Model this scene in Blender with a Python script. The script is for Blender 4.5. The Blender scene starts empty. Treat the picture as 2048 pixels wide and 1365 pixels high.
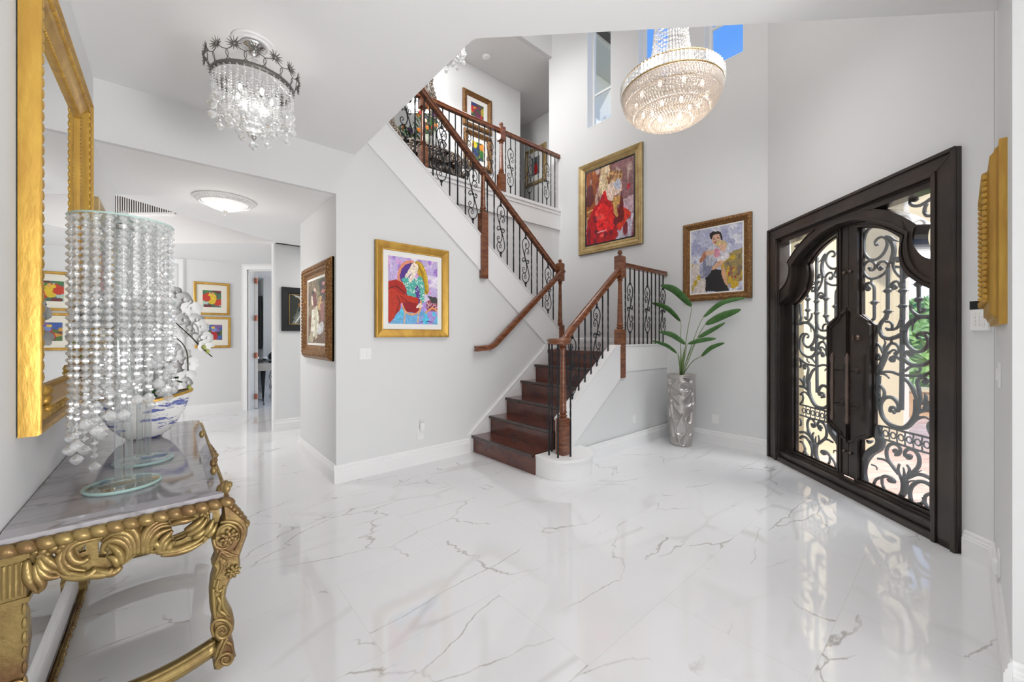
import bpy, bmesh, math, random
import numpy as np
from mathutils import Vector, Matrix
R=math.radians; PI=math.pi
random.seed(7); np.random.seed(7)
S=bpy.context.scene; COL=S.collection
# ---------------- camera, world, sun, area lights, exposure ----------------
FPX=785.0; HC=1.37; CXP=1024.0; CYP=672.0            # focal length in px of the 2048 px frame, eye height
TH=math.atan2(CXP-341.0,FPX)                         # heading, clockwise from +Y
FW=Vector((math.sin(TH),math.cos(TH),0)); RT=Vector((math.cos(TH),-math.sin(TH),0)); EYE=Vector((0,0,HC))
cam=bpy.data.cameras.new('camera'); camo=bpy.data.objects.new('camera',cam); COL.objects.link(camo)
camo.location=EYE; camo.rotation_euler=(R(90),0,-TH)
cam.sensor_width=36; cam.lens=FPX/2048*36; cam.shift_y=(CYP-682.5)/2048; cam.clip_start=0.02; cam.clip_end=200
S.camera=camo
S.view_settings.view_transform='Standard'; S.view_settings.look='None'; S.view_settings.exposure=0.13; S.view_settings.gamma=1
S.view_settings.use_curve_mapping=False
S.cycles.max_bounces=12; S.cycles.diffuse_bounces=8; S.cycles.glossy_bounces=5; S.cycles.transmission_bounces=6
S.cycles.transparent_max_bounces=40; S.cycles.caustics_reflective=False; S.cycles.caustics_refractive=False
S.cycles.sample_clamp_indirect=4.0; S.cycles.use_denoising=True; S.cycles.use_adaptive_sampling=True; S.cycles.adaptive_threshold=.025
def ray(x,y): return FW+RT*((x-CXP)/FPX)+Vector((0,0,(CYP-y)/FPX))
def atZ(x,y,z=0.0): d=ray(x,y); return EYE+d*((z-HC)/d.z)
def atX(x,y,X): d=ray(x,y); return EYE+d*(X/d.x)
def atY(x,y,Y): d=ray(x,y); return EYE+d*(Y/d.y)
def atP(x,y,a,b):                                    # vertical plane through plan points a, b
    n=Vector((-(b[1]-a[1]),b[0]-a[0],0)); d=ray(x,y); return EYE+d*(n.dot(Vector((a[0],a[1],0)))/n.dot(d))
W=bpy.data.worlds.new('world'); S.world=W; W.use_nodes=True
nt=W.node_tree; nt.nodes.clear()
o=nt.nodes.new('ShaderNodeOutputWorld'); b=nt.nodes.new('ShaderNodeBackground'); tc=nt.nodes.new('ShaderNodeTexCoord')
sp=nt.nodes.new('ShaderNodeSeparateXYZ'); cr=nt.nodes.new('ShaderNodeValToRGB')
nt.links.new(tc.outputs['Generated'],sp.inputs[0]); nt.links.new(sp.outputs['Z'],cr.inputs[0])
cr.color_ramp.elements[0].position=0.0; cr.color_ramp.elements[0].color=(1.6,1.6,1.55,1)
cr.color_ramp.elements[1].position=0.55; cr.color_ramp.elements[1].color=(.13,.36,.95,1)
e=cr.color_ramp.elements.new(0.2); e.color=(.62,.84,1.15,1)
nt.links.new(cr.outputs[0],b.inputs[0]); b.inputs[1].default_value=1.0; nt.links.new(b.outputs[0],o.inputs[0])
def light(name,kind,loc,power,size=None,target=None,color=(1,1,1),sy=None,radius=None):
    l=bpy.data.lights.new(name,kind); l.energy=power*(1 if kind=='SUN' else .72); l.color=color
    ob=bpy.data.objects.new(name,l); COL.objects.link(ob); ob.location=loc
    if kind=='AREA':
        l.shape='RECTANGLE'; l.size=size; l.size_y=sy or size
    if radius: l.shadow_soft_size=radius
    if target is not None:
        ob.rotation_euler=(Vector(target)-Vector(loc)).to_track_quat('-Z','Y').to_euler()
    return ob
sun=light('sun','SUN',(-2,-6,14),3.6,target=(-2+1.3,-6+1.4,14-1.9),color=(1,.96,.88)); sun.data.angle=R(1)
light('rear_fill','AREA',(.9,-3.9,1.3),42,2.6,(1.0,4,2.1),(1,.99,.985),2.2)  # added fill behind the camera, no window modelled there
light('upper_fill','AREA',(2.75,1.0,6.3),46,1.8,(3.3,3.0,0),(1,.99,.985),1.8)  # unseen overhead fill, added to brighten the stair side of the foyer
light('foyer_west_fill','AREA',(-.2,-2.2,1.0),10,1.4,(4.0,2.4,.9),(1,.99,.985),1.0)  # added low fill aimed at the under-stair wall and vase
light('gallery_fill','AREA',(3.4,5.15,6.3),44,2.6,(3.6,5.3,0),(1,.985,.965),.5)  # unseen fill added to brighten the gallery, not a fixture
light('rear_room_fill','AREA',(3.2,10.5,2.6),14,1.0,(2.2,10.5,0),(1,.97,.93),1.2)  # added fill for the study, no fixture behind it
light('side_room_fill','AREA',(-2.6,7.0,1.9),88,1.2,(1,7.6,1.2),(1,.985,.96),1.4)  # added fill lifting the hall floor and prints wall, no window here
light('corridor_fill','AREA',(2.2,5.6,2.6),20,.6,(2.2,5.6,0),(1,.98,.97),.6)  # added fill in the side hall, stands for no fixture
light('living_room_fill','AREA',(1.8,-2.3,.9),66,1.4,(-.9,2.3,2.0),(1,.993,.99),1.2).data.spread=R(110)  # unseen fill added for the left wall, table front and ceiling
ul=light('upper_landing_fill','AREA',(.8,3.4,6.3),62,1.4,(4.3,6,4.7),(1,.995,.99),1.6); ul.data.spread=R(80)  # added fill on the gallery wall, hidden above the foyer ceiling
sw=light('south_high_fill','AREA',(2.9,.95,4.4),24,1.0,(4.3,2.9,.0),(1,.99,.985),.8); sw.data.spread=R(110)  # fill added for the under-stair wall, no clerestory exists
pw=light('porch_fill','AREA',(5.35,-.55,3.35),75,1.2,(4.1,2.0,.4),(1,.995,.985),1.0); pw.data.spread=R(100)  # fill added outside above the door, boosts skylight under the stair
# ---------------- helpers ----------------
class MB:
    """collects vertices and faces of ONE mesh object (world coordinates)"""
    def __init__(s): s.v=[]; s.f=[]; s.M=None
    def add(s,vs,fs):
        n=len(s.v)
        if s.M is not None: vs=[tuple(s.M@Vector(p)) for p in vs]
        s.v+= [tuple(p) for p in vs]; s.f+=[tuple(i+n for i in f) for f in fs]
        return s
    def box(s,a,b):
        x0,x1=sorted((a[0],b[0])); y0,y1=sorted((a[1],b[1])); z0,z1=sorted((a[2],b[2]))
        return s.add([(x0,y0,z0),(x1,y0,z0),(x1,y1,z0),(x0,y1,z0),(x0,y0,z1),(x1,y0,z1),(x1,y1,z1),(x0,y1,z1)],
              [(3,2,1,0),(4,5,6,7),(0,1,5,4),(1,2,6,5),(2,3,7,6),(3,0,4,7)])
    def prism(s,poly,off):
        """poly: list of 3D points (planar), off: extrusion vector"""
        n=len(poly); off=Vector(off); P=[Vector(p) for p in poly]
        return s.add(P+[p+off for p in P],[tuple(range(n))[::-1],tuple(range(n,2*n))]+[(i,(i+1)%n,n+(i+1)%n,n+i) for i in range(n)])
    def ring(s,outer,inner,off):
        """flat ring between two closed outlines of equal count, extruded"""
        n=len(outer); off=Vector(off); o=[Vector(p) for p in outer]; i_=[Vector(p) for p in inner]
        vs=o+i_+[p+off for p in o]+[p+off for p in i_]; fs=[]
        for k in range(n):
            j=(k+1)%n
            fs+=[(k,n+k,n+j,j),(2*n+k,2*n+j,3*n+j,3*n+k),(k,j,2*n+j,2*n+k),(n+k,3*n+k,3*n+j,n+j)]
        return s.add(vs,fs)
    def lathe(s,c,prof,n=16,axis=None,sx=1,sy=1):
        """prof: [(r,z)...] about vertical axis at c (or with a matrix axis)"""
        vs=[]; fs=[]
        for (r,z) in prof:
            for k in range(n):
                a=2*PI*k/n; p=Vector((r*math.cos(a)*sx,r*math.sin(a)*sy,z))
                if axis is not None: p=axis@p
                vs.append(Vector(c)+p)
        m=len(prof)
        for i in range(m-1):
            for k in range(n):
                j=(k+1)%n; fs.append((i*n+k,i*n+j,(i+1)*n+j,(i+1)*n+k))
        fs.append(tuple(range(n))[::-1]); fs.append(tuple(range((m-1)*n,m*n)))
        return s.add(vs,fs)
    def tube(s,pts,r,n=8,flat=None,cap=True,twist=0.0):
        """sweep; r number or list; flat=(normal, ratio) squashes the section along a direction"""
        P=[Vector(p) for p in pts]; m=len(P); vs=[]; fs=[]
        rr=r if isinstance(r,(list,tuple)) else [r]*m
        T=[(P[min(i+1,m-1)]-P[max(i-1,0)]).normalized() for i in range(m)]
        ref=Vector((0,0,1)) if flat is None else Vector(flat[0]).normalized()
        if abs(T[0].dot(ref))>.95 and flat is None: ref=Vector((1,0,0))
        U=None
        for i in range(m):
            if flat is not None:
                b2=ref; a=T[i].cross(b2)
                a=a.normalized() if a.length>1e-6 else Vector((1,0,0))
            else:
                a=(ref-T[i]*ref.dot(T[i])); 
                if a.length<1e-6: a=Vector((1,0,0)).cross(T[i])
                a=a.normalized(); ref=a; b2=T[i].cross(a)
            fr=flat[1] if flat else 1.0
            for k in range(n):
                t=2*PI*(k+.5)/n+twist*i
                vs.append(P[i]+a*(rr[i]*math.cos(t))+b2*(rr[i]*fr*math.sin(t)))
        for i in range(m-1):
            for k in range(n):
                j=(k+1)%n; fs.append((i*n+k,i*n+j,(i+1)*n+j,(i+1)*n+k))
        if cap: fs.append(tuple(range(n))[::-1]); fs.append(tuple(range((m-1)*n,m*n)))
        return s.add(vs,fs)
    def ell(s,c,r,n=8,m=5,axis=None):
        """ellipsoid radii r"""
        vs=[];fs=[]
        for i in range(1,m):
            ph=PI*i/m
            for k in range(n):
                a=2*PI*k/n; p=Vector((r[0]*math.sin(ph)*math.cos(a),r[1]*math.sin(ph)*math.sin(a),r[2]*math.cos(ph)))
                vs.append(Vector(c)+(axis@p if axis is not None else p))
        p=Vector((0,0,r[2])); p=axis@p if axis is not None else p
        vs+=[Vector(c)+p,Vector(c)-p]; t=len(vs)-2
        for i in range(m-2):
            for k in range(n): j=(k+1)%n; fs.append((i*n+k,i*n+j,(i+1)*n+j,(i+1)*n+k)[::-1])
        for k in range(n):
            j=(k+1)%n; fs.append((t,k,j)); fs.append((t+1,(m-2)*n+j,(m-2)*n+k))
        return s.add(vs,fs)
    def grid(s,rows):
        n=len(rows[0]); vs=[p for r in rows for p in r]
        return s.add(vs,[(i*n+k,i*n+k+1,(i+1)*n+k+1,(i+1)*n+k) for i in range(len(rows)-1) for k in range(n-1)])
    def build(s,name,mat,parent=None,smooth=False,label=None,kind=None,bevel=0,auto=None,cat=None,group=None,fix=True,solid=0,subd=0):
        org=Vector((0,0,0)); p=parent
        while p is not None: org+=p.location; p=p.parent
        me=bpy.data.meshes.new(name)
        me.from_pydata([tuple(Vector(v)-org) for v in s.v],[],s.f)
        if fix:
            bm=bmesh.new(); bm.from_mesh(me); bmesh.ops.recalc_face_normals(bm,faces=bm.faces); bm.to_mesh(me); bm.free()
        if smooth: me.polygons.foreach_set('use_smooth',[True]*len(me.polygons))
        if auto: me.polygons.foreach_set('use_smooth',[True]*len(me.polygons)); me.set_sharp_from_angle(angle=R(auto))
        me.materials.append(mat); ob=bpy.data.objects.new(name,me); COL.objects.link(ob)
        if parent is not None: ob.parent=parent
        if solid: m_=ob.modifiers.new('solid','SOLIDIFY'); m_.thickness=solid; m_.offset=0
        if bevel: m_=ob.modifiers.new('bevel','BEVEL'); m_.width=bevel; m_.segments=2; m_.limit_method='ANGLE'; m_.angle_limit=R(35)
        if subd: m_=ob.modifiers.new('sub','SUBSURF'); m_.levels=subd; m_.render_levels=subd
        if label: ob['label']=label
        if kind: ob['kind']=kind
        if cat: ob['category']=cat
        if group: ob['group']=group
        return ob
def thing(name,label=None,cat=None,loc=(0,0,0),group=None,kind=None,parent=None):
    ob=bpy.data.objects.new(name,None); COL.objects.link(ob)
    ob.location=loc; ob.empty_display_size=.05
    if parent is not None: ob.parent=parent; ob.location=Vector(loc)-parent.location
    if label: ob['label']=label
    if cat: ob['category']=cat
    if group: ob['group']=group
    if kind: ob['kind']=kind
    return ob
def copy_tree(o,parent=None,top=True):
    c=o.copy(); COL.objects.link(c); c.parent=parent
    for ch in o.children: copy_tree(ch,c)
    return c
def crom(pts,k=6,closed=False):
    """Catmull-Rom through points (any dimension)"""
    P=[np.array(p,float) for p in pts]; n=len(P); out=[]
    rng=range(n) if closed else range(n-1)
    for i in rng:
        if closed: p0,p1,p2,p3=P[(i-1)%n],P[i],P[(i+1)%n],P[(i+2)%n]
        else: p0,p1,p2,p3=P[max(i-1,0)],P[i],P[i+1],P[min(i+2,n-1)]
        for j in range(k):
            t=j/k; out.append(.5*((2*p1)+(-p0+p2)*t+(2*p0-5*p1+4*p2-p3)*t*t+(-p0+3*p1-3*p2+p3)*t**3))
    if not closed: out.append(P[-1])
    return out
# ---------------- materials ----------------
MATS={}
def mat(name,col,rough=.5,metal=0.0,bump=0.0,bscale=30.0,col2=None,nscale=6.0,spec=.5,coat=0.0,stretch=(1,1,1),emis=None,trans=0.0,ndetail=4,lo=.4,hi=.6,alpha=1.0,ior=1.45,crough=.08):
    m=bpy.data.materials.new(name); m.use_nodes=True; MATS[name]=m
    nt=m.node_tree; p=nt.nodes['Principled BSDF']
    p.inputs['Base Color'].default_value=(*col,1); p.inputs['Roughness'].default_value=rough; p.inputs['Metallic'].default_value=metal
    p.inputs['Specular IOR Level'].default_value=spec; p.inputs['Coat Weight'].default_value=coat; p.inputs['Coat Roughness'].default_value=crough
    p.inputs['Transmission Weight'].default_value=trans; p.inputs['IOR'].default_value=ior; p.inputs['Alpha'].default_value=alpha
    if emis: p.inputs['Emission Color'].default_value=(*emis[:3],1); p.inputs['Emission Strength'].default_value=emis[3]
    if bump or col2:
        tc=nt.nodes.new('ShaderNodeTexCoord'); mp=nt.nodes.new('ShaderNodeMapping'); mp.inputs['Scale'].default_value=stretch
        nt.links.new(tc.outputs['Object'],mp.inputs[0])
    if col2:
        n=nt.nodes.new('ShaderNodeTexNoise'); n.inputs['Scale'].default_value=nscale; n.inputs['Detail'].default_value=ndetail
        r=nt.nodes.new('ShaderNodeValToRGB'); r.color_ramp.elements[0].color=(*col,1); r.color_ramp.elements[1].color=(*col2,1)
        r.color_ramp.elements[0].position=lo; r.color_ramp.elements[1].position=hi
        nt.links.new(mp.outputs[0],n.inputs['Vector']); nt.links.new(n.outputs[0],r.inputs[0]); nt.links.new(r.outputs[0],p.inputs['Base Color'])
    if bump:
        n2=nt.nodes.new('ShaderNodeTexNoise'); n2.inputs['Scale'].default_value=bscale; n2.inputs['Detail'].default_value=3
        bp=nt.nodes.new('ShaderNodeBump'); bp.inputs['Strength'].default_value=bump; bp.inputs['Distance'].default_value=.01
        nt.links.new(mp.outputs[0],n2.inputs['Vector']); nt.links.new(n2.outputs[0],bp.inputs['Height']); nt.links.new(bp.outputs[0],p.inputs['Normal'])
    return m
M_wall=mat('wall_paint',(.74,.745,.745),.55,spec=.3,bump=.04,bscale=250)
M_ceil=mat('ceiling_paint',(.86,.86,.86),.7,spec=.2)
M_trim=mat('trim_gloss_white',(.84,.84,.84),.3)
M_white=mat('white_plastic',(.85,.85,.84),.35)
M_iron=mat('wrought_iron',(.018,.020,.024),.38,metal=.3)
M_wood=mat('stained_rail_wood',(.25,.085,.032),.25,coat=.5,col2=(.13,.038,.014),nscale=5,stretch=(2,2,9),lo=.35,hi=.65)
M_tread=mat('cherry_tread_wood',(.135,.028,.012),.22,coat=.7,col2=(.07,.014,.008),nscale=4,stretch=(12,1.2,3),lo=.3,hi=.7)
M_nose=mat('dark_nosing_wood',(.045,.024,.018),.25,coat=.6)
M_bronze=mat('dark_bronze_door',(.040,.033,.029),.34,metal=.35,col2=(.06,.045,.036),nscale=3,coat=.25)
M_grille=mat('hazed_grille_iron',(.14,.145,.15),.6,metal=.2)  # dark iron, its colour greyed to carry sun haze
M_gold=mat('gilt_frame',(.62,.38,.07),.4,metal=.45,col2=(.44,.23,.045),nscale=14,stretch=(1,1,.3),bump=.25,bscale=60,lo=.3,hi=.75)
M_gold2=mat('antique_gilt_table',(.31,.22,.08),.36,metal=.5,col2=(.16,.075,.035),nscale=9,bump=.3,bscale=45,lo=.42,hi=.72)
M_gold3=mat('brown_gilt_frame',(.18,.075,.028),.4,metal=.4,col2=(.42,.24,.07),nscale=90,bump=.8,bscale=110,lo=.48,hi=.64)
M_gold4=mat('light_gilt_frame',(.50,.37,.17),.42,metal=.4,col2=(.40,.27,.11),nscale=8,bump=.12,bscale=60)
M_silver=mat('pewter_silver',(.54,.51,.49),.3,metal=.7,col2=(.46,.43,.41),nscale=5,lo=.3,hi=.7)
M_chrome=mat('chrome',(.75,.75,.76),.12,metal=1)
M_mirror=mat('mirror_glass',(.90,.91,.91),.015,metal=1)
M_mat=mat('cream_matboard',(.84,.80,.70),.8)
M_linen=mat('white_matboard',(.86,.85,.82),.8)
M_black=mat('black_lacquer',(.012,.012,.014),.3)
M_dark=mat('dark_gap',(.02,.02,.02),.6)
M_leaf=mat('plant_leaf',(.045,.13,.03),.35,col2=(.07,.17,.05),nscale=12,spec=.4)
M_stem=mat('plant_stem',(.16,.24,.08),.5)
M_soil=mat('dark_soil',(.03,.022,.015),.9,bump=.8,bscale=80)
M_petal=mat('orchid_petal',(.88,.88,.87),.5,spec=.2)
M_bud=mat('orchid_bud',(.38,.42,.10),.5)
M_twig=mat('orchid_twig',(.06,.05,.03),.6)
M_stucco=mat('cream_stucco',(.68,.58,.39),.9,bump=.3,bscale=60)
M_soffit=mat('exterior_soffit',(.62,.62,.60),.8)
M_tile=mat('roof_tile',(.10,.09,.09),.8)
M_flame=mat('lamp_glow',(1,1,1),.5,emis=(1,.93,.84,5))
def crystal(name,tint=(1,1,1),gl=.5,tr=.42,rough=.04,glow=None):
    m=bpy.data.materials.new(name); m.use_nodes=True; nt=m.node_tree; nt.nodes.clear()
    o=nt.nodes.new('ShaderNodeOutputMaterial'); a=nt.nodes.new('ShaderNodeBsdfGlossy'); a.inputs['Roughness'].default_value=rough; a.inputs['Color'].default_value=(*tint,1)
    t=nt.nodes.new('ShaderNodeBsdfTransparent'); t.inputs['Color'].default_value=(.97*tint[0],.98*tint[1],.98*tint[2],1)
    d=nt.nodes.new('ShaderNodeBsdfDiffuse'); d.inputs['Color'].default_value=(.92*tint[0],.92*tint[1],.92*tint[2],1)
    m1=nt.nodes.new('ShaderNodeMixShader'); m2=nt.nodes.new('ShaderNodeMixShader')
    m1.inputs[0].default_value=gl; nt.links.new(d.outputs[0],m1.inputs[1]); nt.links.new(a.outputs[0],m1.inputs[2])
    f=nt.nodes.new('ShaderNodeLayerWeight'); f.inputs[0].default_value=.35
    mr=nt.nodes.new('ShaderNodeMapRange'); mr.inputs['To Min'].default_value=tr+.18; mr.inputs['To Max'].default_value=max(0,tr-.35)
    nt.links.new(f.outputs['Facing'],mr.inputs[0]); nt.links.new(mr.outputs[0],m2.inputs[0])
    nt.links.new(m1.outputs[0],m2.inputs[1]); nt.links.new(t.outputs[0],m2.inputs[2]); nt.links.new(m2.outputs[0],o.inputs[0])
    return m
M_crys=crystal('cut_crystal',(1,1,1),gl=.55,tr=.50)
M_crysb=crystal('white_crystal',(1,1,1),gl=.42,tr=.40)
M_prism=crystal('prism_crystal',(1,1,1),gl=.8,tr=.50)
M_rod=crystal('rod_glass',(.98,.99,.99),gl=.85,tr=.60,rough=.03)
M_teal=mat('teal_glass_edge',(.55,.78,.74),.1,alpha=.55,coat=.5)
M_crysw=crystal('warm_lit_crystal',(1,.95,.90),gl=.25,tr=.30)
M_glass=crystal('clear_glass',(.97,.99,.98),gl=.95,tr=.80,rough=.02)
def pane(name,refl=.10,tint=(.98,.99,.985)):
    m=bpy.data.materials.new(name); m.use_nodes=True; nt=m.node_tree; nt.nodes.clear()
    o=nt.nodes.new('ShaderNodeOutputMaterial'); a=nt.nodes.new('ShaderNodeBsdfGlossy'); a.inputs['Roughness'].default_value=.02
    t=nt.nodes.new('ShaderNodeBsdfTransparent'); t.inputs['Color'].default_value=(*tint,1); x=nt.nodes.new('ShaderNodeMixShader')
    x.inputs[0].default_value=refl; nt.links.new(t.outputs[0],x.inputs[1]); nt.links.new(a.outputs[0],x.inputs[2]); nt.links.new(x.outputs[0],o.inputs[0]); return m
M_pane=pane('window_glass',.02); M_dglass=pane('door_glass',.10)
def nodes_of(m): return m.node_tree.nodes,m.node_tree.links,m.node_tree.nodes['Principled BSDF']
def marble(name,base,vein,vein2,tiles=None,rough=.06,vscale=1.1,width=.012,strength=.75,cloud=.04,coat=0,grout=(.70,.70,.69),dist=.55,mlo=.46,strv=(1,1.9,1)):
    m=bpy.data.materials.new(name); m.use_nodes=True; N,L,p=nodes_of(m)
    p.inputs['Roughness'].default_value=rough; p.inputs['Specular IOR Level'].default_value=.85; p.inputs['Coat Weight'].default_value=coat; p.inputs['Coat Roughness'].default_value=.03
    tc=N.new('ShaderNodeTexCoord'); vec=tc.outputs['Object']; br=None
    if tiles:
        L_,W_,ox,oy=tiles
        mp=N.new('ShaderNodeMapping'); mp.inputs['Location'].default_value=(ox,oy,0); L.new(vec,mp.inputs[0])
        br=N.new('ShaderNodeTexBrick'); br.inputs['Scale'].default_value=1; br.inputs['Brick Width'].default_value=L_; br.inputs['Row Height'].default_value=W_
        br.inputs['Mortar Size'].default_value=.0016; br.inputs['Mortar Smooth'].default_value=.2; br.offset=.5; br.squash=1
        br.inputs['Color1'].default_value=(0,0,0,1); br.inputs['Color2'].default_value=(1,1,1,1); br.inputs['Mortar'].default_value=(.5,.5,.5,1); br.inputs['Bias'].default_value=0
        L.new(mp.outputs[0],br.inputs['Vector'])
        sc=N.new('ShaderNodeVectorMath'); sc.operation='SCALE'; sc.inputs['Scale'].default_value=37; L.new(br.outputs['Color'],sc.inputs[0])
        ad=N.new('ShaderNodeVectorMath'); ad.operation='ADD'; L.new(vec,ad.inputs[0]); L.new(sc.outputs[0],ad.inputs[1]); vec=ad.outputs[0]
    rot=N.new('ShaderNodeMapping'); rot.inputs['Rotation'].default_value=(0,0,.6); rot.inputs['Scale'].default_value=strv; L.new(vec,rot.inputs[0]); vec=rot.outputs[0]
    def veins(scale,w,dist,mask_lo,mask_hi,seed):
        n=N.new('ShaderNodeTexNoise'); n.inputs['Scale'].default_value=scale*2.2; n.inputs['Detail'].default_value=5; n.inputs['Roughness'].default_value=.55
        mp=N.new('ShaderNodeMapping'); mp.inputs['Location'].default_value=(seed,seed*2,seed); L.new(vec,mp.inputs[0]); L.new(mp.outputs[0],n.inputs['Vector'])
        s1=N.new('ShaderNodeVectorMath'); s1.operation='SCALE'; s1.inputs['Scale'].default_value=dist; L.new(n.outputs['Color'],s1.inputs[0])
        a1=N.new('ShaderNodeVectorMath'); a1.operation='ADD'; L.new(mp.outputs[0],a1.inputs[0]); L.new(s1.outputs[0],a1.inputs[1])
        v=N.new('ShaderNodeTexVoronoi'); v.feature='DISTANCE_TO_EDGE'; v.inputs['Scale'].default_value=scale; L.new(a1.outputs[0],v.inputs['Vector'])
        mr=N.new('ShaderNodeMapRange'); mr.inputs['From Min'].default_value=0; mr.inputs['From Max'].default_value=w; mr.inputs['To Min'].default_value=1; mr.inputs['To Max'].default_value=0
        L.new(v.outputs['Distance'],mr.inputs[0])
        k=N.new('ShaderNodeTexNoise'); k.inputs['Scale'].default_value=scale*1.3; k.inputs['Detail'].default_value=3; L.new(mp.outputs[0],k.inputs['Vector'])
        mk=N.new('ShaderNodeMapRange'); mk.inputs['From Min'].default_value=mask_lo; mk.inputs['From Max'].default_value=mask_hi; L.new(k.outputs[0],mk.inputs[0])
        mu=N.new('ShaderNodeMath'); mu.operation='MULTIPLY'; L.new(mr.outputs[0],mu.inputs[0]); L.new(mk.outputs[0],mu.inputs[1]); return mu.outputs[0]
    v1=veins(vscale,width,dist,mlo,mlo+.12,3.1); v2=veins(vscale*.62,width*3.0,dist*.8,mlo+.03,mlo+.18,9.7)
    c=N.new('ShaderNodeTexNoise'); c.inputs['Scale'].default_value=1.3; c.inputs['Detail'].default_value=4; L.new(vec,c.inputs['Vector'])
    cm=N.new('ShaderNodeMix'); cm.data_type='RGBA'; cm.inputs['A'].default_value=(*base,1); cm.inputs['B'].default_value=(*(x-cloud for x in base),1); L.new(c.outputs[0],cm.inputs['Factor'])
    out=cm.outputs['Result']
    for v,colr,st in ((v2,vein2,strength*.55),(v1,vein,strength)):
        ms=N.new('ShaderNodeMath'); ms.operation='MULTIPLY'; ms.inputs[1].default_value=st; L.new(v,ms.inputs[0])
        x=N.new('ShaderNodeMix'); x.data_type='RGBA'; L.new(ms.outputs[0],x.inputs['Factor']); L.new(out,x.inputs['A']); x.inputs['B'].default_value=(*colr,1); out=x.outputs['Result']
    if br:
        x=N.new('ShaderNodeMix'); x.data_type='RGBA'; L.new(br.outputs['Fac'],x.inputs['Factor']); L.new(out,x.inputs['A']); x.inputs['B'].default_value=(*grout,1); out=x.outputs['Result']
    L.new(out,p.inputs['Base Color']); return m
M_floor=marble('marble_floor_tile',(.80,.80,.81),(.36,.33,.30),(.52,.51,.49),tiles=(1.24,.62,-.07,-.40),rough=.045,vscale=1.0,width=.011,dist=.36,mlo=.455,strv=(1,2.4,1),strength=.8)
M_top=marble('grey_marble_top',(.50,.485,.505),(.17,.15,.15),(.24,.23,.26),rough=.06,vscale=2.2,width=.05,strength=.75,cloud=.30,dist=.4,mlo=.40,strv=(1,3.4,1))
def paver():
    m=bpy.data.materials.new('brick_pavers'); m.use_nodes=True; N,L,p=nodes_of(m); p.inputs['Roughness'].default_value=.85
    tc=N.new('ShaderNodeTexCoord'); mp=N.new('ShaderNodeMapping'); mp.inputs['Rotation'].default_value=(0,0,.5); L.new(tc.outputs['Object'],mp.inputs[0])
    br=N.new('ShaderNodeTexBrick'); br.inputs['Scale'].default_value=1; br.inputs['Brick Width'].default_value=.24; br.inputs['Row Height'].default_value=.12; br.inputs['Mortar Size'].default_value=.004
    br.inputs['Color1'].default_value=(.66,.40,.34,1); br.inputs['Color2'].default_value=(.78,.58,.50,1); br.inputs['Mortar'].default_value=(.35,.28,.25,1)
    L.new(mp.outputs[0],br.inputs['Vector']); L.new(br.outputs['Color'],p.inputs['Base Color']); return m
M_paver=paver()
M_lawn=mat('lawn_green',(.22,.42,.06),.9,col2=(.34,.55,.14),nscale=3,bump=.5,bscale=40)
M_hedge=mat('hedge_green',(.20,.38,.12),.8,col2=(.42,.62,.28),nscale=9)
M_brick=mat('terracotta_planter',(.58,.36,.20),.8,col2=(.66,.46,.28),nscale=14,bump=.4)
# ================= SETTING =================
XL=-.39; YW=3.82; XW=5.2; ZC=3.10; ZU=3.50; YF=4.706; ZT=7.0; ZH=2.69
DA=Vector((5.155,1.438,0)); DB=Vector((3.748,.009,0)); DU=(DB-DA).normalized(); DN=Vector((DU.y,-DU.x,0))   # door wall: along, outward
if DN.x<0: DN=-DN
CW=DA-DU*.055; CR=Vector((3.626,-.12,0))
def st(name,mb,m,parent=None,**k): return mb.build(name,m,parent,kind=None if parent else 'structure',**k)
st('floor',MB().prism([(-4,-4.2,-.05),(2.42,-4.2,-.05),(2.42,-.2,-.05),(3.60,-.2,-.05),(DB.x+.02,DB.y-.02,-.05),(DA.x+.05,DA.y,-.05),(5.26,1.45,-.05),(5.26,4.7,-.05),(5.26,13.1,-.05),(-4,13.1,-.05)],(0,0,.05)),M_floor)
b=MB()
b.box((XL-.15,-4.2,0),(XL,5.2,ZC+.1)); st('wall_left',b,M_wall)
b=MB().prism([(-.54,5.2,0),(-.54,5.2,ZC+.4),(-4,5.2,ZC+.4),(-4,5.2,0)],(0,-.15,0)); st('wall_side_room',b,M_wall)
st('wall_far_left',MB().box((-4.1,5.0,0),(-4,13.1,3.6)),M_wall)
# wall under the upper flight: top follows the string board
STX0,STX1=1.33,4.215
def ztop(x): return 3.491-(x-1.654)*.7955
def zbot(x): return 3.222-(x-1.477)*.7993
st('wall_stair',MB().prism([(1.16,YW,0),(4.0,YW,0),(4.0,YW,1.17),(3.99,YW,zbot(3.99)+.03),(1.335,YW,zbot(1.335)+.03),(1.335,YW,ZC),(1.16,YW,ZC)],(0,.05,0)),M_wall)
st('wall_hall_header',MB().box((XL,YW,ZH),(1.16,YW+.05,ZC)),M_wall)
st('wall_hall_right',MB().box((1.16,YW+.05,0),(1.36,5.15,ZH)),M_wall)
st('wall_stair_back',MB().box((1.36,YF,0),(XW,YF+.1,ZU-.02)),M_wall)
# window wall with three tall openings
WIN=[(3.617,4.086),(2.677,3.146),(1.734,2.197)]; WZ0,WZ1=4.79,6.75; WT=.22
b=MB(); b.box((XW,1.40,0),(XW+WT,4.95,WZ0)); b.box((XW,1.40,WZ1),(XW+WT,4.95,ZT))
ys=[1.40]+[v for w in sorted(WIN) for v in w]+[4.95]
for i in range(0,len(ys),2): b.box((XW,ys[i],WZ0),(XW+WT,ys[i+1],WZ1))
st('wall_window',b,M_wall)
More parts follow.
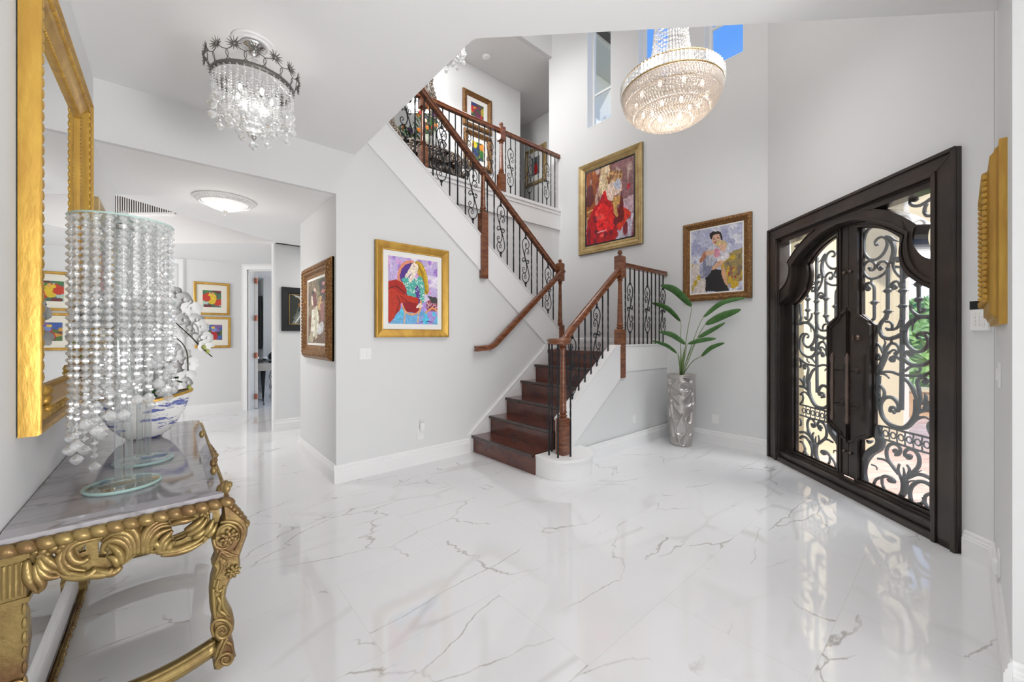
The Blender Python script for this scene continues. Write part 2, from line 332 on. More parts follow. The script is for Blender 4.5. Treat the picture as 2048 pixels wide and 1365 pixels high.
# door wall with its opening
b=MB()
def dw(s,z,d=0.0): p=DA+DU*s+DN*d; return (p.x,p.y,z)
L_=(CR-DA).dot(DU)
for (s0,s1,z0,z1) in ((-.055,.03,0,ZT),(1.975,L_,0,ZT),(.03,1.975,2.535,ZT)):
    b.prism([dw(s0,z0),dw(s1,z0),dw(s1,z1),dw(s0,z1)],DN*.2)
st('wall_door',b,M_wall)
st('wall_right',MB().box((2.36,-.32,0),(3.626,-.12,ZT)),M_wall)
st('wall_front',MB().box((2.36,-4.2,0),(2.48,-.32,ZC)),M_wall)
st('wall_rear',MB().box((-.54,-4.35,0),(2.62,-4.2,ZC)),M_wall)
CE=[(-.39,-4.2),(2.36,-4.2),(2.36,-.125),(3.325,-.125),(1.33,1.87),(1.33,YW),(-.39,YW)]
st('ceiling',MB().prism([(x,y,ZC) for x,y in CE],(0,0,.39)),M_ceil)
st('wall_upper_landing',MB().prism([(1.33,1.87,ZU-.01),(3.325,-.125,ZU-.01),(3.325,-.125,ZT),(1.33,1.87,ZT)],(-.08,-.08,0)),M_wall)
st('wall_upper_side',MB().box((1.25,1.87,ZU-.01),(1.33,2.6,ZT)),M_wall)
HC_=[(-.39,YW+.05),(1.36,YW+.05),(1.36,YF+.1),(4.0,YF+.1),(4.0,6.5),(1.13,6.5),(1.13,6.37),(-.147,5.39),(-.39,5.2)]
st('ceiling_hall',MB().prism([(x,y,ZH) for x,y in HC_],(0,0,.12)),M_ceil)
# hub beyond the hall: bulkhead face, soffit, raised ceiling
a=(-.9,8.26); c=(1.13,6.38)
st('wall_bulkhead',MB().prism([(a[0],a[1],ZH+.02),(c[0],c[1],ZH+.02),(c[0],c[1],3.45),(a[0],a[1],3.45)],(.05,.054,0)),M_trim)
st('ceiling_soffit',MB().prism([(a[0],a[1],ZH),(c[0],c[1],ZH),(3.2,6.50,ZH),(3.2,8.85,ZH),(-.9,8.85,ZH)],(0,0,.02)),M_ceil)
st('ceiling_hub',MB().prism([(-4,5.0,3.42),(1.9,5.0,3.42),(1.9,8.85,3.42),(-4,8.85,3.42)],(0,0,.05)),M_ceil)
# wall with the two prints, doorway wall, wall with the black picture
b=MB(); b.box((-4,8.75,0),(-1.0,8.87,3.45)); b.box((-1.0,8.75,2.62),(.18,8.87,3.45)); b.box((.18,8.75,0),(1.02,8.87,3.45)); st('wall_prints',b,M_wall)
e1=Vector((.7071,-.7071,0)); e0=Vector((.985,8.735,0)); en=Vector((.7071,.7071,0))
def ew(s,z,d=0): p=e0+e1*s+en*d; return (p.x,p.y,z)
b=MB()
for s0,s1,z0,z1 in ((0,.13,0,ZH),(.13,1.0,2.58,ZH),(1.0,2.9,0,ZH)): b.prism([ew(s0,z0),ew(s1,z0),ew(s1,z1),ew(s0,z1)],en*.12)
st('wall_doorway',b,M_wall)
st('wall_dark_picture',MB().box((1.13,6.45,0),(3.3,6.57,ZH)),M_wall)
st('wall_hall_end',MB().box((4.0,YF+.1,0),(4.1,6.5,ZH)),M_wall)
b=MB(); b.box((.9,13,0),(5.2,13.1,3)); st('wall_study_back',b,M_wall)
st('wall_study_left',MB().box((.98,8.88,0),(1.04,13,3)),M_wall)
st('wall_study_jut',MB().box((1.68,11.0,0),(2.0,13,2.9)),M_wall)
st('ceiling_study',MB().box((.9,8.87,2.75),(5.2,13.1,2.85)),M_ceil)
# upper hall
st('floor_upper',MB().prism([(-1.5,YF,ZU-.1),(6.5,YF+.3,ZU-.1),(6.5,9,ZU-.1),(-1.5,9,ZU-.1)],(0,0,.1)),M_tread)
st('floor_upper_landing',MB().box((-1.5,2.2,ZU-.005),(1.30,YF,ZU)),M_tread)
b=MB(); b.box((-1.5,6.0,ZU),(5.447,6.12,6.4)); st('wall_gallery',b,M_wall)
st('wall_corridor',MB().box((6.4,4.9,ZU),(6.5,9.1,6.4)),M_wall)
st('wall_corridor_end',MB().box((5.3,9,ZU),(6.5,9.1,6.4)),M_wall)
st('wall_corridor_side',MB().box((5.335,6.12,ZU),(5.447,9,6.4)),M_wall)
st('wall_gallery_return',MB().box((XW+WT,4.95,ZU-.1),(6.4,5.05,6.4)),M_soffit)
st('ceiling_upper',MB().box((-1.5,4.95,6.4),(6.5,9.1,6.48)),M_ceil)
st('wall_upper_header',MB().box((-1.5,4.87,6.4),(XW,4.95,ZT)),M_wall)
st('wall_upper_left',MB().box((-1.6,2.1,ZU),(-1.5,6.0,ZT)),M_wall)
st('wall_upper_near',MB().box((-1.5,2.1,ZU),(1.25,2.2,ZT)),M_wall)
st('ceiling_high',MB().box((-1.6,-.5,ZT),(5.6,4.95,ZT+.1)),M_ceil)
# fascia of the gallery and string boards (white trim)
b=MB(); b.box((1.30,YF-.03,3.24),(XW,YF,3.56)); b.box((1.30,YF-.05,3.555),(XW,YF+.07,3.60)); b.box((1.30,YF-.042,3.50),(XW,YF-.03,3.53)); st('trim_1',b,M_trim)
# baseboards with a stepped top
def base(name,a,bp,side,h=.165,t=.022,z=0.0):
    a=Vector((a[0],a[1],z)); bp=Vector((bp[0],bp[1],z)); n=Vector(side).normalized(); mb=MB()
    prof=[(0,0),(t,0),(t,h*.70),(t*.8,h*.73),(t*.8,h*.80),(t*.55,h*.83),(t*.55,h*.93),(t*.25,h),(0,h)]
    P=[a+n*x+Vector((0,0,y)) for x,y in prof]; mb.prism(P,bp-a); return st(name,mb,M_trim)
base('baseboard_left',(XL,-4.2),(XL,5.2),(1,0,0))
base('baseboard_stair',(1.138,YW),(2.66,YW),(0,-1,0))
base('baseboard_hall_right',(1.16,YW+.001),(1.16,5.17),(-1,0,0))
base('baseboard_understair',(2.95,2.68),(XW,2.68),(0,-1,0))
base('baseboard_window',(XW,1.42),(XW,2.68),(-1,0,0))
dv=-DN
base('baseboard_door_left',(CW.x,CW.y),(DA.x,DA.y),dv); base('baseboard_door_right',(DA+DU*2.03)[:2],CR[:2],dv)
base('baseboard_right',(2.338,-.12),(3.626,-.12),(0,1,0)); base('baseboard_front',(2.36,-4.2),(2.36,-.1205),(-1,0,0))
base('baseboard_prints',(.18,8.75),(1.0,8.75),(0,-1,0)); base('baseboard_dark_picture',(1.10,6.45),(3.3,6.45),(0,-1,0))
base('baseboard_end',(1.13,6.43),(1.13,6.57),(-1,0,0))
base('baseboard_study',(1.68,11.0),(1.68,13.0),(-1,0,0)); base('baseboard_study_front',(1.66,11.0),(2.0,11.0),(0,-1,0))
base('baseboard_landing',(XW,2.75),(XW,YF),(-1,0,0),h=.15,z=1.18); base('baseboard_landing_back',(4.0,YF),(XW,YF),(0,-1,0),h=.15,z=1.18)
base('baseboard_gallery',(-1.5,6.0),(5.447,6.0),(0,-1,0),z=ZU); base('baseboard_corridor',(6.4,5.05),(6.4,9),(-1,0,0),z=ZU)
# door casings in the hub
def casing(name,pf,s0,s1,zt,w=.09,t=.02):
    mb=MB()
    for a,b2,z0,z1 in ((s0-w,s0,0,zt+w),(s1,s1+w,0,zt+w),(s0,s1,zt,zt+w)):
        for k,(ww,tt) in enumerate(((0,t),(.02,t+.012))):
            q=[pf(a+ww*(a<s0),z0),pf(b2-ww*(b2>s1),z0),pf(b2-ww*(b2>s1),z1-ww),pf(a+ww*(a<s0),z1-ww)]
            nrm=(Vector(pf(0,0,1))-Vector(pf(0,0,0)))
            mb.prism([Vector(p) for p in q],-nrm*tt)
    return st(name,mb,M_trim)
casing('trim_2',ew,.13,1.0,2.58,w=.075)
casing('trim_3',lambda s,z,d=0:(s,8.75+d,z),-1.0,.10,2.60,w=.08)
mb=MB(); mb.prism([ew(.13,0,.0),ew(.13,2.58,.0),ew(.13,2.58,.14),ew(.13,0,.14)],e1*.02); mb.prism([ew(.98,0,.0),ew(.98,2.58,.0),ew(.98,2.58,.14),ew(.98,0,.14)],e1*.02); mb.prism([ew(.15,2.56,0),ew(.98,2.56,0),ew(.98,2.56,.14),ew(.15,2.56,.14)],(0,0,.02)); st('trim_4',mb,M_trim)
st('trim_5',MB().box((1.105,6.44,0),(1.13,6.58,ZH)),M_trim)
d3=thing('door_3',loc=(-.45,8.80,0),kind='structure')
mb=MB(); mb.box((-1.0,8.79,.01),(.10,8.83,2.60)); 
for x0,x1 in ((-.9,-.5),(-.4,.0)):
    for z0,z1 in ((.2,1.0),(1.15,2.4)): mb.ring([(x0,8.79,z0),(x1,8.79,z0),(x1,8.79,z1),(x0,8.79,z1)],[(x0+.03,8.79,z0+.03),(x1-.03,8.79,z0+.03),(x1-.03,8.79,z1-.03),(x0+.03,8.79,z1-.03)],(0,-.012,0))
mb.build('door_panel',M_trim,d3,bevel=.004)
mb=MB().lathe((-.92,8.77,1.0),[(.0,0),(.025,.0),(.03,.02),(.02,.05)],10,axis=Matrix.Rotation(R(90),3,'X')); mb.build('door_knob',M_chrome,d3,smooth=True)
# study door, open, seen by its edge: hinges on the jamb
d2=thing('door_2',loc=ew(.16,0,.14),kind='structure')
dq=Vector(ew(.155,.01,.14)); dd_=Vector((.13,.99,0))*.84; q=[dq,dq+Vector((0,0,2.55)),dq+dd_+Vector((0,0,2.55)),dq+dd_]
MB().prism(q,Vector((.05,-.006,0))).build('door_panel',M_trim,d2)
for z in (.18,.95,1.65,2.35):
    MB().prism([ew(.158,z,.125),ew(.158,z+.1,.125),ew(.158,z+.1,.15),ew(.158,z,.15)],e1*.045).build('hinge',mat('copper_hinge',(.45,.16,.10),.4,metal=.7) if z<.2 else MATS['copper_hinge'],d2)
# windows
for i,(y0,y1) in enumerate(WIN):
    w=thing(f'window_{i+1}',loc=(XW+.17,(y0+y1)/2,WZ0),kind='structure')
    x0,x1=XW+.15,XW+.20; f=.035
    mb=MB().ring([(x0,y0,WZ0),(x0,y1,WZ0),(x0,y1,WZ1),(x0,y0,WZ1)],[(x0,y0+f,WZ0+f),(x0,y1-f,WZ0+f),(x0,y1-f,WZ1-f),(x0,y0+f,WZ1-f)],(x1-x0,0,0))
    mb.build('window_frame',M_trim,w)
    MB().box((x0+.01,y0+f,5.38),(x1-.01,y1-f,5.41)).build('mullion',M_trim,w)
    MB().box((x0+.02,y0+f,WZ0+f),(x0+.026,y1-f,WZ1-f)).build('pane',M_pane,w)
    mb=MB(); mb.box((XW+.001,y0,WZ0),(x0,y0+.006,WZ1)); mb.box((XW+.001,y1-.006,WZ0),(x0,y1,WZ1)); mb.box((XW-.004,y0-.01,WZ0-.008),(x0,y1+.01,WZ0+.006)); mb.build('reveal',M_trim,w)
# return vent on the bulkhead
aa=Vector((a[0],a[1],0)); au=(Vector((c[0],c[1],0))-aa).normalized(); an=Vector((-au.y,au.x,0)); an=an if an.y<0 else -an
def bw(s,z,d=0): p=aa+au*s+an*d; return (p.x,p.y,z)
v=thing('return_air_grille',"white louvred return air vent high on the hub bulkhead beyond the hallway ceiling",'vent',loc=bw(.75,3.15,.01))
mb=MB().ring([bw(.36,3.10,.002),bw(1.30,3.10,.002),bw(1.30,3.40,.002),bw(.36,3.40,.002)],[bw(.39,3.13,.002),bw(1.27,3.13,.002),bw(1.27,3.38,.002),bw(.39,3.38,.002)],an*.015); mb.build('frame',M_white,v)
MB().prism([bw(.39,3.13,.002),bw(1.27,3.13,.002),bw(1.27,3.38,.002),bw(.39,3.38,.002)],an*.003).build('backing',M_dark,v)
mb=MB()
for k in range(26): s=.40+k*.034; mb.prism([bw(s,3.13,.005),bw(s+.015,3.13,.005),bw(s+.015,3.38,.005),bw(s,3.38,.005)],an*.004)
mb.build('louvre',M_white,v)
# exterior
st('ground_pavers',MB().prism([(5.28,1.44,-.08),(2.6,-.9,-.08),(3.4,-6,-.08),(16,-6,-.08),(16,6,-.08),(5.28,6,-.08)],(0,0,.05)),M_paver)
st('wall_porch',MB().prism([(5.44,1.19,-.03),(7.19,.509,-.03),(7.19,.509,6.3),(5.44,1.19,6.3)],(.08,.2,0)),M_stucco)
st('wall_porch_lintel',MB().prism([(7.24,.49,2.25),(9.4,-.35,2.25),(9.4,-.35,6.3),(7.24,.49,6.3)],(.08,.2,0)),M_stucco)
st('trim_6',MB().box((7.19,.46,-.03),(7.235,.70,6.3)),M_trim)
st('ceiling_porch',MB().prism([(5.3,1.2,4.3),(4.1,-.1,4.3),(5.3,-1.1,4.3),(7.6,.4,4.3)],(0,0,.15)),M_soffit)
b=MB().prism([(11,-5,-.03),(15.9,-5,-.03),(15.9,5.5,-.03),(10.2,5.5,-.03)],(0,0,.25)); st('ground_lawn',b,M_lawn)
p_=thing('garden_wall','low terracotta coloured brick planter wall seen through the right door glass','wall',loc=(9.6,.4,-.03))
MB().prism([(9.3,1.6,-.03),(10.4,-2.6,-.03),(10.4,-2.6,.42),(9.3,1.6,.42)],(.35,.05,0)).build('planter_wall',M_brick,p_)
MB().prism([(9.26,1.62,.42),(10.36,-2.64,.42),(10.36,-2.64,.47),(9.26,1.62,.47)],(.43,.05,0)).build('cap',M_stucco,p_)
rg=random.Random(3)
for i,(x,y,h,r,lab) in enumerate(((13.0,3.4,2.6,1.2,'tall green hedge bush at the far side of the lawn, left one'),(13.6,.3,2.2,1.4,'wide green hedge bush at the middle of the far lawn'),(13.4,-2.9,2.6,1.2,'dark green shrub at the right end of the far lawn'),(10.6,.55,1.3,.55,'light green shrub just behind the terracotta planter wall'))):
    mb=MB()
    for k in range(420):
        t=rg.random()*2*PI; u=rg.random(); rr=r*(.85+.3*rg.random()); z=.1+h*u; q=rr*math.sqrt(max(.05,1-(u*1.1-.25)**2))
        c0=Vector((x+math.cos(t)*q*.8,y+math.sin(t)*q,z)); s_=.10+.09*rg.random()
        ax=Vector((rg.uniform(-1,1),rg.uniform(-1,1),rg.uniform(-1,1))).normalized(); bx=ax.orthogonal().normalized()
        mb.add([c0-ax*s_,c0+bx*s_*.5,c0+ax*s_,c0-bx*s_*.5],[(0,1,2,3)])
    hb=mb.build('hedge_bush',M_hedge,label=lab,cat='bush',fix=False)
    MB().ell((x,y,h*.5),(r*.75,r*.85,h*.55),12,8).build('inner_foliage',M_hedge,hb,smooth=True)
# neighbouring eave seen through the first window
st('wall_exterior_wing',MB().box((6.51,4.95,3.2),(8.3,5.05,6.75)),M_trim); st('trim_7',MB().box((5.5,4.35,6.75),(9.0,5.4,6.85)),M_soffit); st('trim_8',MB().box((5.5,4.2,6.85),(9.1,5.5,6.92)),M_tile)
# ================= STAIRCASE =================
RH=.1967; TD=.2585; SX0=2.70; Y0=2.76; Y1=3.80
stc=thing('staircase','cherry wood staircase with white string boards rising in two flights around a corner landing','staircase',loc=(2.7,2.8,0))
for k in range(6):
    x=SX0+TD*k
    MB().box((x,Y0,RH*k),(x+.02,Y1,RH*(k+1)-.03)).build('riser',M_tread,stc)
    if k<5:
        t_=MB().box((x-.005,Y0,RH*(k+1)-.03),(x+TD+.02,Y1,RH*(k+1))).build('tread',M_tread,stc,bevel=.004)
        MB().box((x-.032,Y0+(.02 if k==0 else 0),RH*(k+1)-.032),(x+.018,Y1,RH*(k+1)+.003)).build('nosing',M_nose,t_,bevel=.008)
LZ=RH*6
MB().box((SX0+5*TD-.03,Y0,LZ-.05),(XW,YF,LZ)).build('landing',M_tread,stc,bevel=.004)
UX=4.10; UR=(ZU-LZ)/12
for k in range(12):
    x=UX-TD*k; z=LZ+UR*k
    mb=MB().box((x-.02,YW+.06,z),(x,YF,z+UR-.03)); mb.build('riser',M_trim,stc)
    if k<11: MB().box((x-TD-.02,YW+.06,z+UR-.03),(x+.03,YF,z+UR)).build('tread',M_tread,stc,bevel=.004)
mb=MB().prism([(UX,YW+.06,LZ-.2),(UX,YW+.06,LZ-.05),(1.3,YW+.06,ZU-.25),(1.3,YW+.06,ZU-.4)],(0,YF-YW-.06,0)); mb.build('soffit',M_wall,stc)
# string boards
def board(pts,y0,y1,name='string_board'): return MB().prism([(x,y0,z) for x,z in pts],(0,y1-y0,0)).build(name,M_trim,stc,bevel=.003)
board([(1.25,ztop(1.25)),(4.215,ztop(4.215)),(4.215,1.19),(3.99,1.19),(3.99,zbot(3.99)),(1.25,zbot(1.25))],YW-.022,YW+.06)
board([(1.25,ztop(1.25)),(4.19,ztop(4.19)),(4.19,ztop(4.19)+.02),(1.25,ztop(1.25)+.02)],YW-.034,YW+.07,'string_cap')
zs=lambda x:.617+.773*(x-3.135); zb=lambda x:.225+.753*(x-3.205)
board([(2.99,RH),(2.99,zs(2.99)),(3.95,1.245),(4.06,1.245),(4.06,zb(4.06)),(3.17,RH)],2.68,2.76)
board([(2.985,zs(2.985)),(3.94,zs(3.94)),(3.94,zs(3.94)+.02),(2.985,zs(2.985)+.02)],2.668,2.772,'string_cap')
board([(4.06,.93),(XW,.93),(XW,1.245),(4.06,1.245)],2.69,2.76); board([(3.94,1.243),(XW,1.243),(XW,1.262),(3.94,1.262)],2.676,2.772,'string_cap')
board([(2.645,0),(2.645,.20),(3.90,1.19),(3.93,1.25),(4.0,1.25),(4.0,.9),(2.90,0)],Y1,YW+.002,'skirt_board')
board([(2.637,.19),(2.637,.21),(3.885,1.195),(3.915,1.26),(3.95,1.26),(3.91,1.19)],Y1-.008,YW+.002,'skirt_cap')
st('wall_understair',MB().prism([(3.17,2.70,0),(XW,2.70,0),(XW,2.70,.96),(4.03,2.70,.95),(3.17,2.70,.28)],(0,.05,0)),M_wall)
# rounded white starting base
def bull(g): 
    P=crom([(2.71-g*.3,2.77),(2.715-g,2.60),(2.78-g,2.47-g*.6),(2.93,2.385-g),(3.12,2.40-g),(3.27+g,2.52-g*.5),(3.31+g,2.69)],6)
    return [(p[0],p[1]) for p in P]+[(3.31,2.785),(2.725,2.785)]
bs=MB().prism([(x,y,0) for x,y in bull(0)],(0,0,RH-.03)).build('starting_base',M_trim,stc,bevel=.003)
mb=MB().prism([(x,y,RH-.03) for x,y in bull(.012)],(0,0,.03)); mb.prism([(x,y,RH-.05) for x,y in bull(.006)],(0,0,.02)); mb.build('cap_board',M_trim,bs,bevel=.004)
# ---- newels, rails, balusters ----
def rail(mb,pts,w=.062,h=.062):
    prof=[(-.5,.0),(-.5,.35),(-.36,.42),(-.36,.62),(-.5,.72),(-.42,.92),(-.2,1.0),(.2,1.0),(.42,.92),(.5,.72),(.36,.62),(.36,.42),(.5,.35),(.5,0)]
    P=[Vector(p) for p in pts]; m=len(P); vs=[];fs=[]; n=len(prof)
    for i in range(m):
        T=(P[min(i+1,m-1)]-P[max(i-1,0)]).normalized(); s=T.cross(Vector((0,0,1))).normalized(); u=s.cross(T).normalized()
        vs+=[P[i]+s*(a*w)+u*((b_-1.0)*h) for a,b_ in prof]
    for i in range(m-1):
        for k in range(n): j=(k+1)%n; fs.append((i*n+k,i*n+j,(i+1)*n+j,(i+1)*n+k))
    fs.append(tuple(range(n))); fs.append(tuple(range((m-1)*n,m*n)))
    return mb.add(vs,fs)
def newel(par,x,y,z0,z1,z2,z3,z4,w=.09):
    h=w/2; mb=MB()
    def sq(za,zb_,hh=h,c=.012):
        P=[]
        for z,q in ((za,hh),(zb_-c,hh),(zb_,hh-c)): P.append((z,q))
        vs=[]; 
        for z,q in P: vs+=[(x-q,y-q,z),(x+q,y-q,z),(x+q,y+q,z),(x-q,y+q,z)]
        fs=[(3,2,1,0),(8,9,10,11)]
        for i in range(2):
            for k in range(4): fs.append((i*4+k,i*4+(k+1)%4,i*4+4+(k+1)%4,i*4+4+k))
        mb.add(vs,fs)
    sq(z0,z1)
    L=z2-z1
    mb.lathe((x,y,z1),[(h*.7,-.004),(h*.75,.01),(h*.95,.02),(h*.6,.035),(h*.85,.05),(h*.7,.07),(h*.66,L*.25),(h*.55,L*.6),(h*.47,L*.88),(h*.47,L-.045),(h*.72,L-.035),(h*.5,L-.02),(h*.8,L-.008),(h*.8,L+.004)],16)
    if z3>z2: sq(z2,z3)
    o=mb.build('newel_post',M_wood,par,auto=35)
    if z4>z3:
        t=z4-z3
        MB().lathe((x,y,z3),[(h*.5,-.01),(h*.6,t*.12),(h*.3,t*.25),(h*.62,t*.42),(h*.7,t*.5),(h*.45,t*.62),(h*.55,t*.72),(h*.5,t*.88),(h*.2,t),(0.0005,t)],14).build('finial',M_wood,o,smooth=True)
    return o
def balus(par,x,y,z0,z1,r=.0075,tw=True,flip=None,pc=None):
    """square bar, twisted in its middle; pc = centre height of a scroll panel"""
    mb=MB()
    def bar(za,zb_,twist=False):
        n=max(2,int((zb_-za)/.02)) if twist else 1
        vs=[];fs=[]
        for i in range(n+1):
            z=za+(zb_-za)*i/n; a0=PI/4+(PI*.5*round((zb_-za)/.09)*i/n if twist else 0)
            vs+=[(x+r*1.2*math.cos(a0+k*PI/2),y+r*1.2*math.sin(a0+k*PI/2),z) for k in range(4)]
        for i in range(n):
            for k in range(4): j=(k+1)%4; fs.append((i*4+k,i*4+j,i*4+4+j,i*4+4+k))
        fs+=[(3,2,1,0),tuple(range(4*n,4*n+4))]
        mb.add(vs,fs)
    if pc is None:
        if tw:
            zm=(z0+z1)/2; zt=min(.21,(z1-z0)*.22)
            bar(z0,zm-zt); bar(zm-zt,zm+zt,True); bar(zm+zt,z1)
        else: bar(z0,z1)
    else:
        H=.59; bar(z0,pc-H/2); bar(pc+H/2,z1)
        for zz in (pc-H/2-.005,pc+H/2+.005): mb.box((x-.013,y-.011,zz-.012),(x+.013,y+.011,zz+.012))
        k=H/780; f=flip
        def TP(L,sub=4): return [(x+f*(p[0]-250)*k,y,pc-(p[1]-636)*k) for p in crom(L,sub)]
        S1=[(262,370),(280,352),(268,324),(243,345),(250,392),(285,418),(323,395),(333,340),(308,275),(250,247),(195,275),(171,350),(190,460),(240,600),(292,740),(325,850),(333,920),(308,992),(250,1025),(195,1000),(168,930),(182,878),(215,862),(248,888),(255,932),(236,952),(215,930),(230,908)]
        S2=[(296,478),(280,497),(300,521),(325,495),(324,450),(290,420),(250,440),(229,510),(240,600),(268,690),(276,770),(256,838),(220,858),(180,838),(171,790),(195,760),(222,780),(206,802)]
        C1=[(206,640),(212,655),(190,665),(171,635),(192,595),(225,600),(250,632)]
        C2=[(299,645),(288,628),(310,620),(331,652),(306,687),(272,668),(250,632)]
        for L in (S1,S2,C1,C2):
            P=TP(L); mb.tube(P,[.0038+.0022*math.sin(PI*i/(len(P)-1)) for i in range(len(P))],5)
        for c_ in (S1[0],S1[-1],S2[0],S2[-1],C1[0],C2[0]): mb.ell((x+f*(c_[0]-250)*k,y,pc-(c_[1]-636)*k),(.0075,.0075,.0075),6,4)
        mb.box((x-.012,y-.008,pc-.012),(x+.012,y+.008,pc+.012))
    return mb.build('baluster',M_iron,par)
# lower flight + landing railing
r1=thing('stair_railing','lower stair railing with curled wooden volute over the white starting base','railing',loc=(3.0,2.72,0))
zr=lambda x:1.433+(x-3.137)*.828
newel(r1,2.93,2.60,RH,.56,1.285,1.285,1.285,w=.10)
newel(r1,4.095,2.72,.865,1.45,2.07,2.335,2.405,w=.098)
mb=MB(); P=[(4.05,2.72,zr(4.05)),(3.6,2.72,zr(3.6)),(3.3,2.72,zr(3.3)),(3.2,2.72,zr(3.2)),(3.13,2.715,zr(3.13)-.008),(3.06,2.705,1.362),(2.97,2.69,1.345)]
rail(mb,[tuple(p) for p in crom(P,4)])
mb.build('handrail',M_wood,r1,auto=40)
MB().lathe((2.915,2.635,1.283),[(.085,0),(.115,.002),(.12,.012),(.108,.022),(.122,.034),(.127,.048),(.105,.060),(.05,.062)],28).build('volute',M_wood,r1,smooth=True,bevel=0)
for px_,py_ in ((1098,911),(1104,904),(1116,917),(1141,914),(1131,903)):
    p=atZ(px_,py_,RH); balus(r1,p.x,p.y,RH-.005,1.287)
for k in range(7):
    x=3.214+.1065*k
    if k in (0,4): balus(r1,x,2.72,zs(x),zr(x)-.055,flip=-1,pc=(zs(x)+zr(x))/2-.04)
    else: balus(r1,x,2.72,zs(x),zr(x)-.055)
r1b=r1
x0=4.15
MB_=MB(); rail(MB_,[(4.13,2.72,2.265),(XW-.004,2.72,2.265)]); MB_.build('handrail',M_wood,r1b,auto=40)
for k in range(10):
    x=4.21+.1025*k
    if k in (1,5,9): balus(r1b,x,2.72,1.255,2.21,flip=-1,pc=1.715)
    else: balus(r1b,x,2.72,1.255,2.21)
# upper flight railing
r2=thing('stair_railing','upper flight stair railing slanting up along the white string board','railing',loc=(2.85,YW,1.2))
zr2=lambda x:2.353+(4.189-x)*.7987
mb=MB(); rail(mb,[(4.21,YW+.02,zr2(4.21)),(1.36,YW+.02,zr2(1.36))]); mb.build('handrail',M_wood,r2,auto=40)
newel(r2,4.245,YW,LZ,1.53,2.16,2.42,2.475,w=.09)
newel(r2,2.85,YW-.01,2.06,2.86,zr2(2.85)-.07,0,0,w=.092)
xd=atY(1003.6,450,YW).x; xe=atY(1053.4,450,YW).x; dxx=(xe-xd)/4
k=-12
while True:
    x=xd+dxx*k
    if x>4.18: break
    if x>1.38 and abs(x-2.85)>.055:
        if k%4==0: balus(r2,x,YW+.02,ztop(x)+.01,zr2(x)-.05,flip=1,pc=(ztop(x)+zr2(x))/2-.02)
        else: balus(r2,x,YW+.02,ztop(x)+.01,zr2(x)-.05)
    k+=1
# wall handrail of the lower flight
r3=thing('wall_handrail','dark stained wooden handrail fixed to the grey stair wall above the lower flight','handrail',loc=(3.0,3.76,1.25))
mb=MB(); P=[(4.22,3.755,2.335),(3.4,3.755,1.655),(3.05,3.755,1.365),(2.97,3.755,1.30),(2.90,3.755,1.265),(2.80,3.755,1.255),(2.70,3.755,1.25)]
rail(mb,[tuple(p) for p in crom(P,3)],w=.058,h=.065); mb.build('rail',M_wood,r3,auto=40)
for x in (2.95,3.5,4.0): z=1.655+(x-3.4)*.829 if x>3 else 1.28; MB().tube([(x,3.755,z-.06),(x,3.755,z-.09),(x,3.82,z-.10)],.006,8).build('bracket',M_chrome,r3)
# gallery railing
r4=thing('gallery_railing','upper gallery balustrade with wooden rail above the white fascia','railing',loc=(3.8,4.70,3.6))
mb=MB(); rail(mb,[(2.2,4.70,4.575),(XW-.004,4.70,4.575)]); mb.build('handrail',M_wood,r4,auto=40)
newel(r4,3.868,4.70,3.60,3.88,4.39,4.61,4.68,w=.10)
xn2=atY(846,250,4.70).x; newel(r4,xn2,4.70,3.60,3.88,4.39,4.61,4.68,w=.10)
xg=atY(1021,330,4.70).x; xh=atY(1058.7,330,4.70).x; dg=(xh-xg)/4; k=-15
while True:
    x=xg+dg*k
    if x>5.16: break
    if x>2.25 and min(abs(x-3.868),abs(x-xn2))>.055:
        if k%4==0: balus(r4,x,4.70,3.60,4.52,flip=1,pc=4.03)
        else: balus(r4,x,4.70,3.60,4.52)
    k+=1
MB().box((3.83,4.645,4.42),(3.905,4.655,4.55)).build('white_label_plate',M_white,r4) if 0 else None
# ================= FRONT DOOR =================
LD=.08       # leaves sit this far outward of the wall face
def dl(s,z,d=0.0): return Vector(dw(s,z,d))
def trc(px_,py_,d):  # pixel -> (s,z) on the plane d outward of the wall
    a=DA+DN*d; b_=DB+DN*d; p=atP(px_,py_,a,b_); return ((p-a).dot(DU),p.z)
door=thing('door_1',loc=dw(1.0,0,0),kind='structure')
DC=1.009  # centre line
# outline families, s measured from the centre: right half, mirrored
def arch_half(t):
    """outline of the leaf opening, offset inward by t"""
    P=[(.848-t,.10+t),(.848-t,1.72-t*.6)]
    P+=[tuple(p) for p in crom([(.848-t,1.72-t*.6),(.765-t*.4,1.765-t),(.695-t*.8,1.835-t*.8),(.65-t,1.93-t*.4),(.635-t,2.03-t*.2),(.64-t,2.11-t*.3)],4)][1:]
    P+=[tuple(p) for p in crom([(.64-t*1.0,2.11-t*.4),(.52-t*.5,2.20-t),(.36-t*.3,2.285-t),(.18,2.345-t),(0.0,2.365-t)],4)]
    return P
def half_to_full(H): return [(DC+s,z) for s,z in H]+[(DC-s,z) for s,z in H[::-1][1:]]
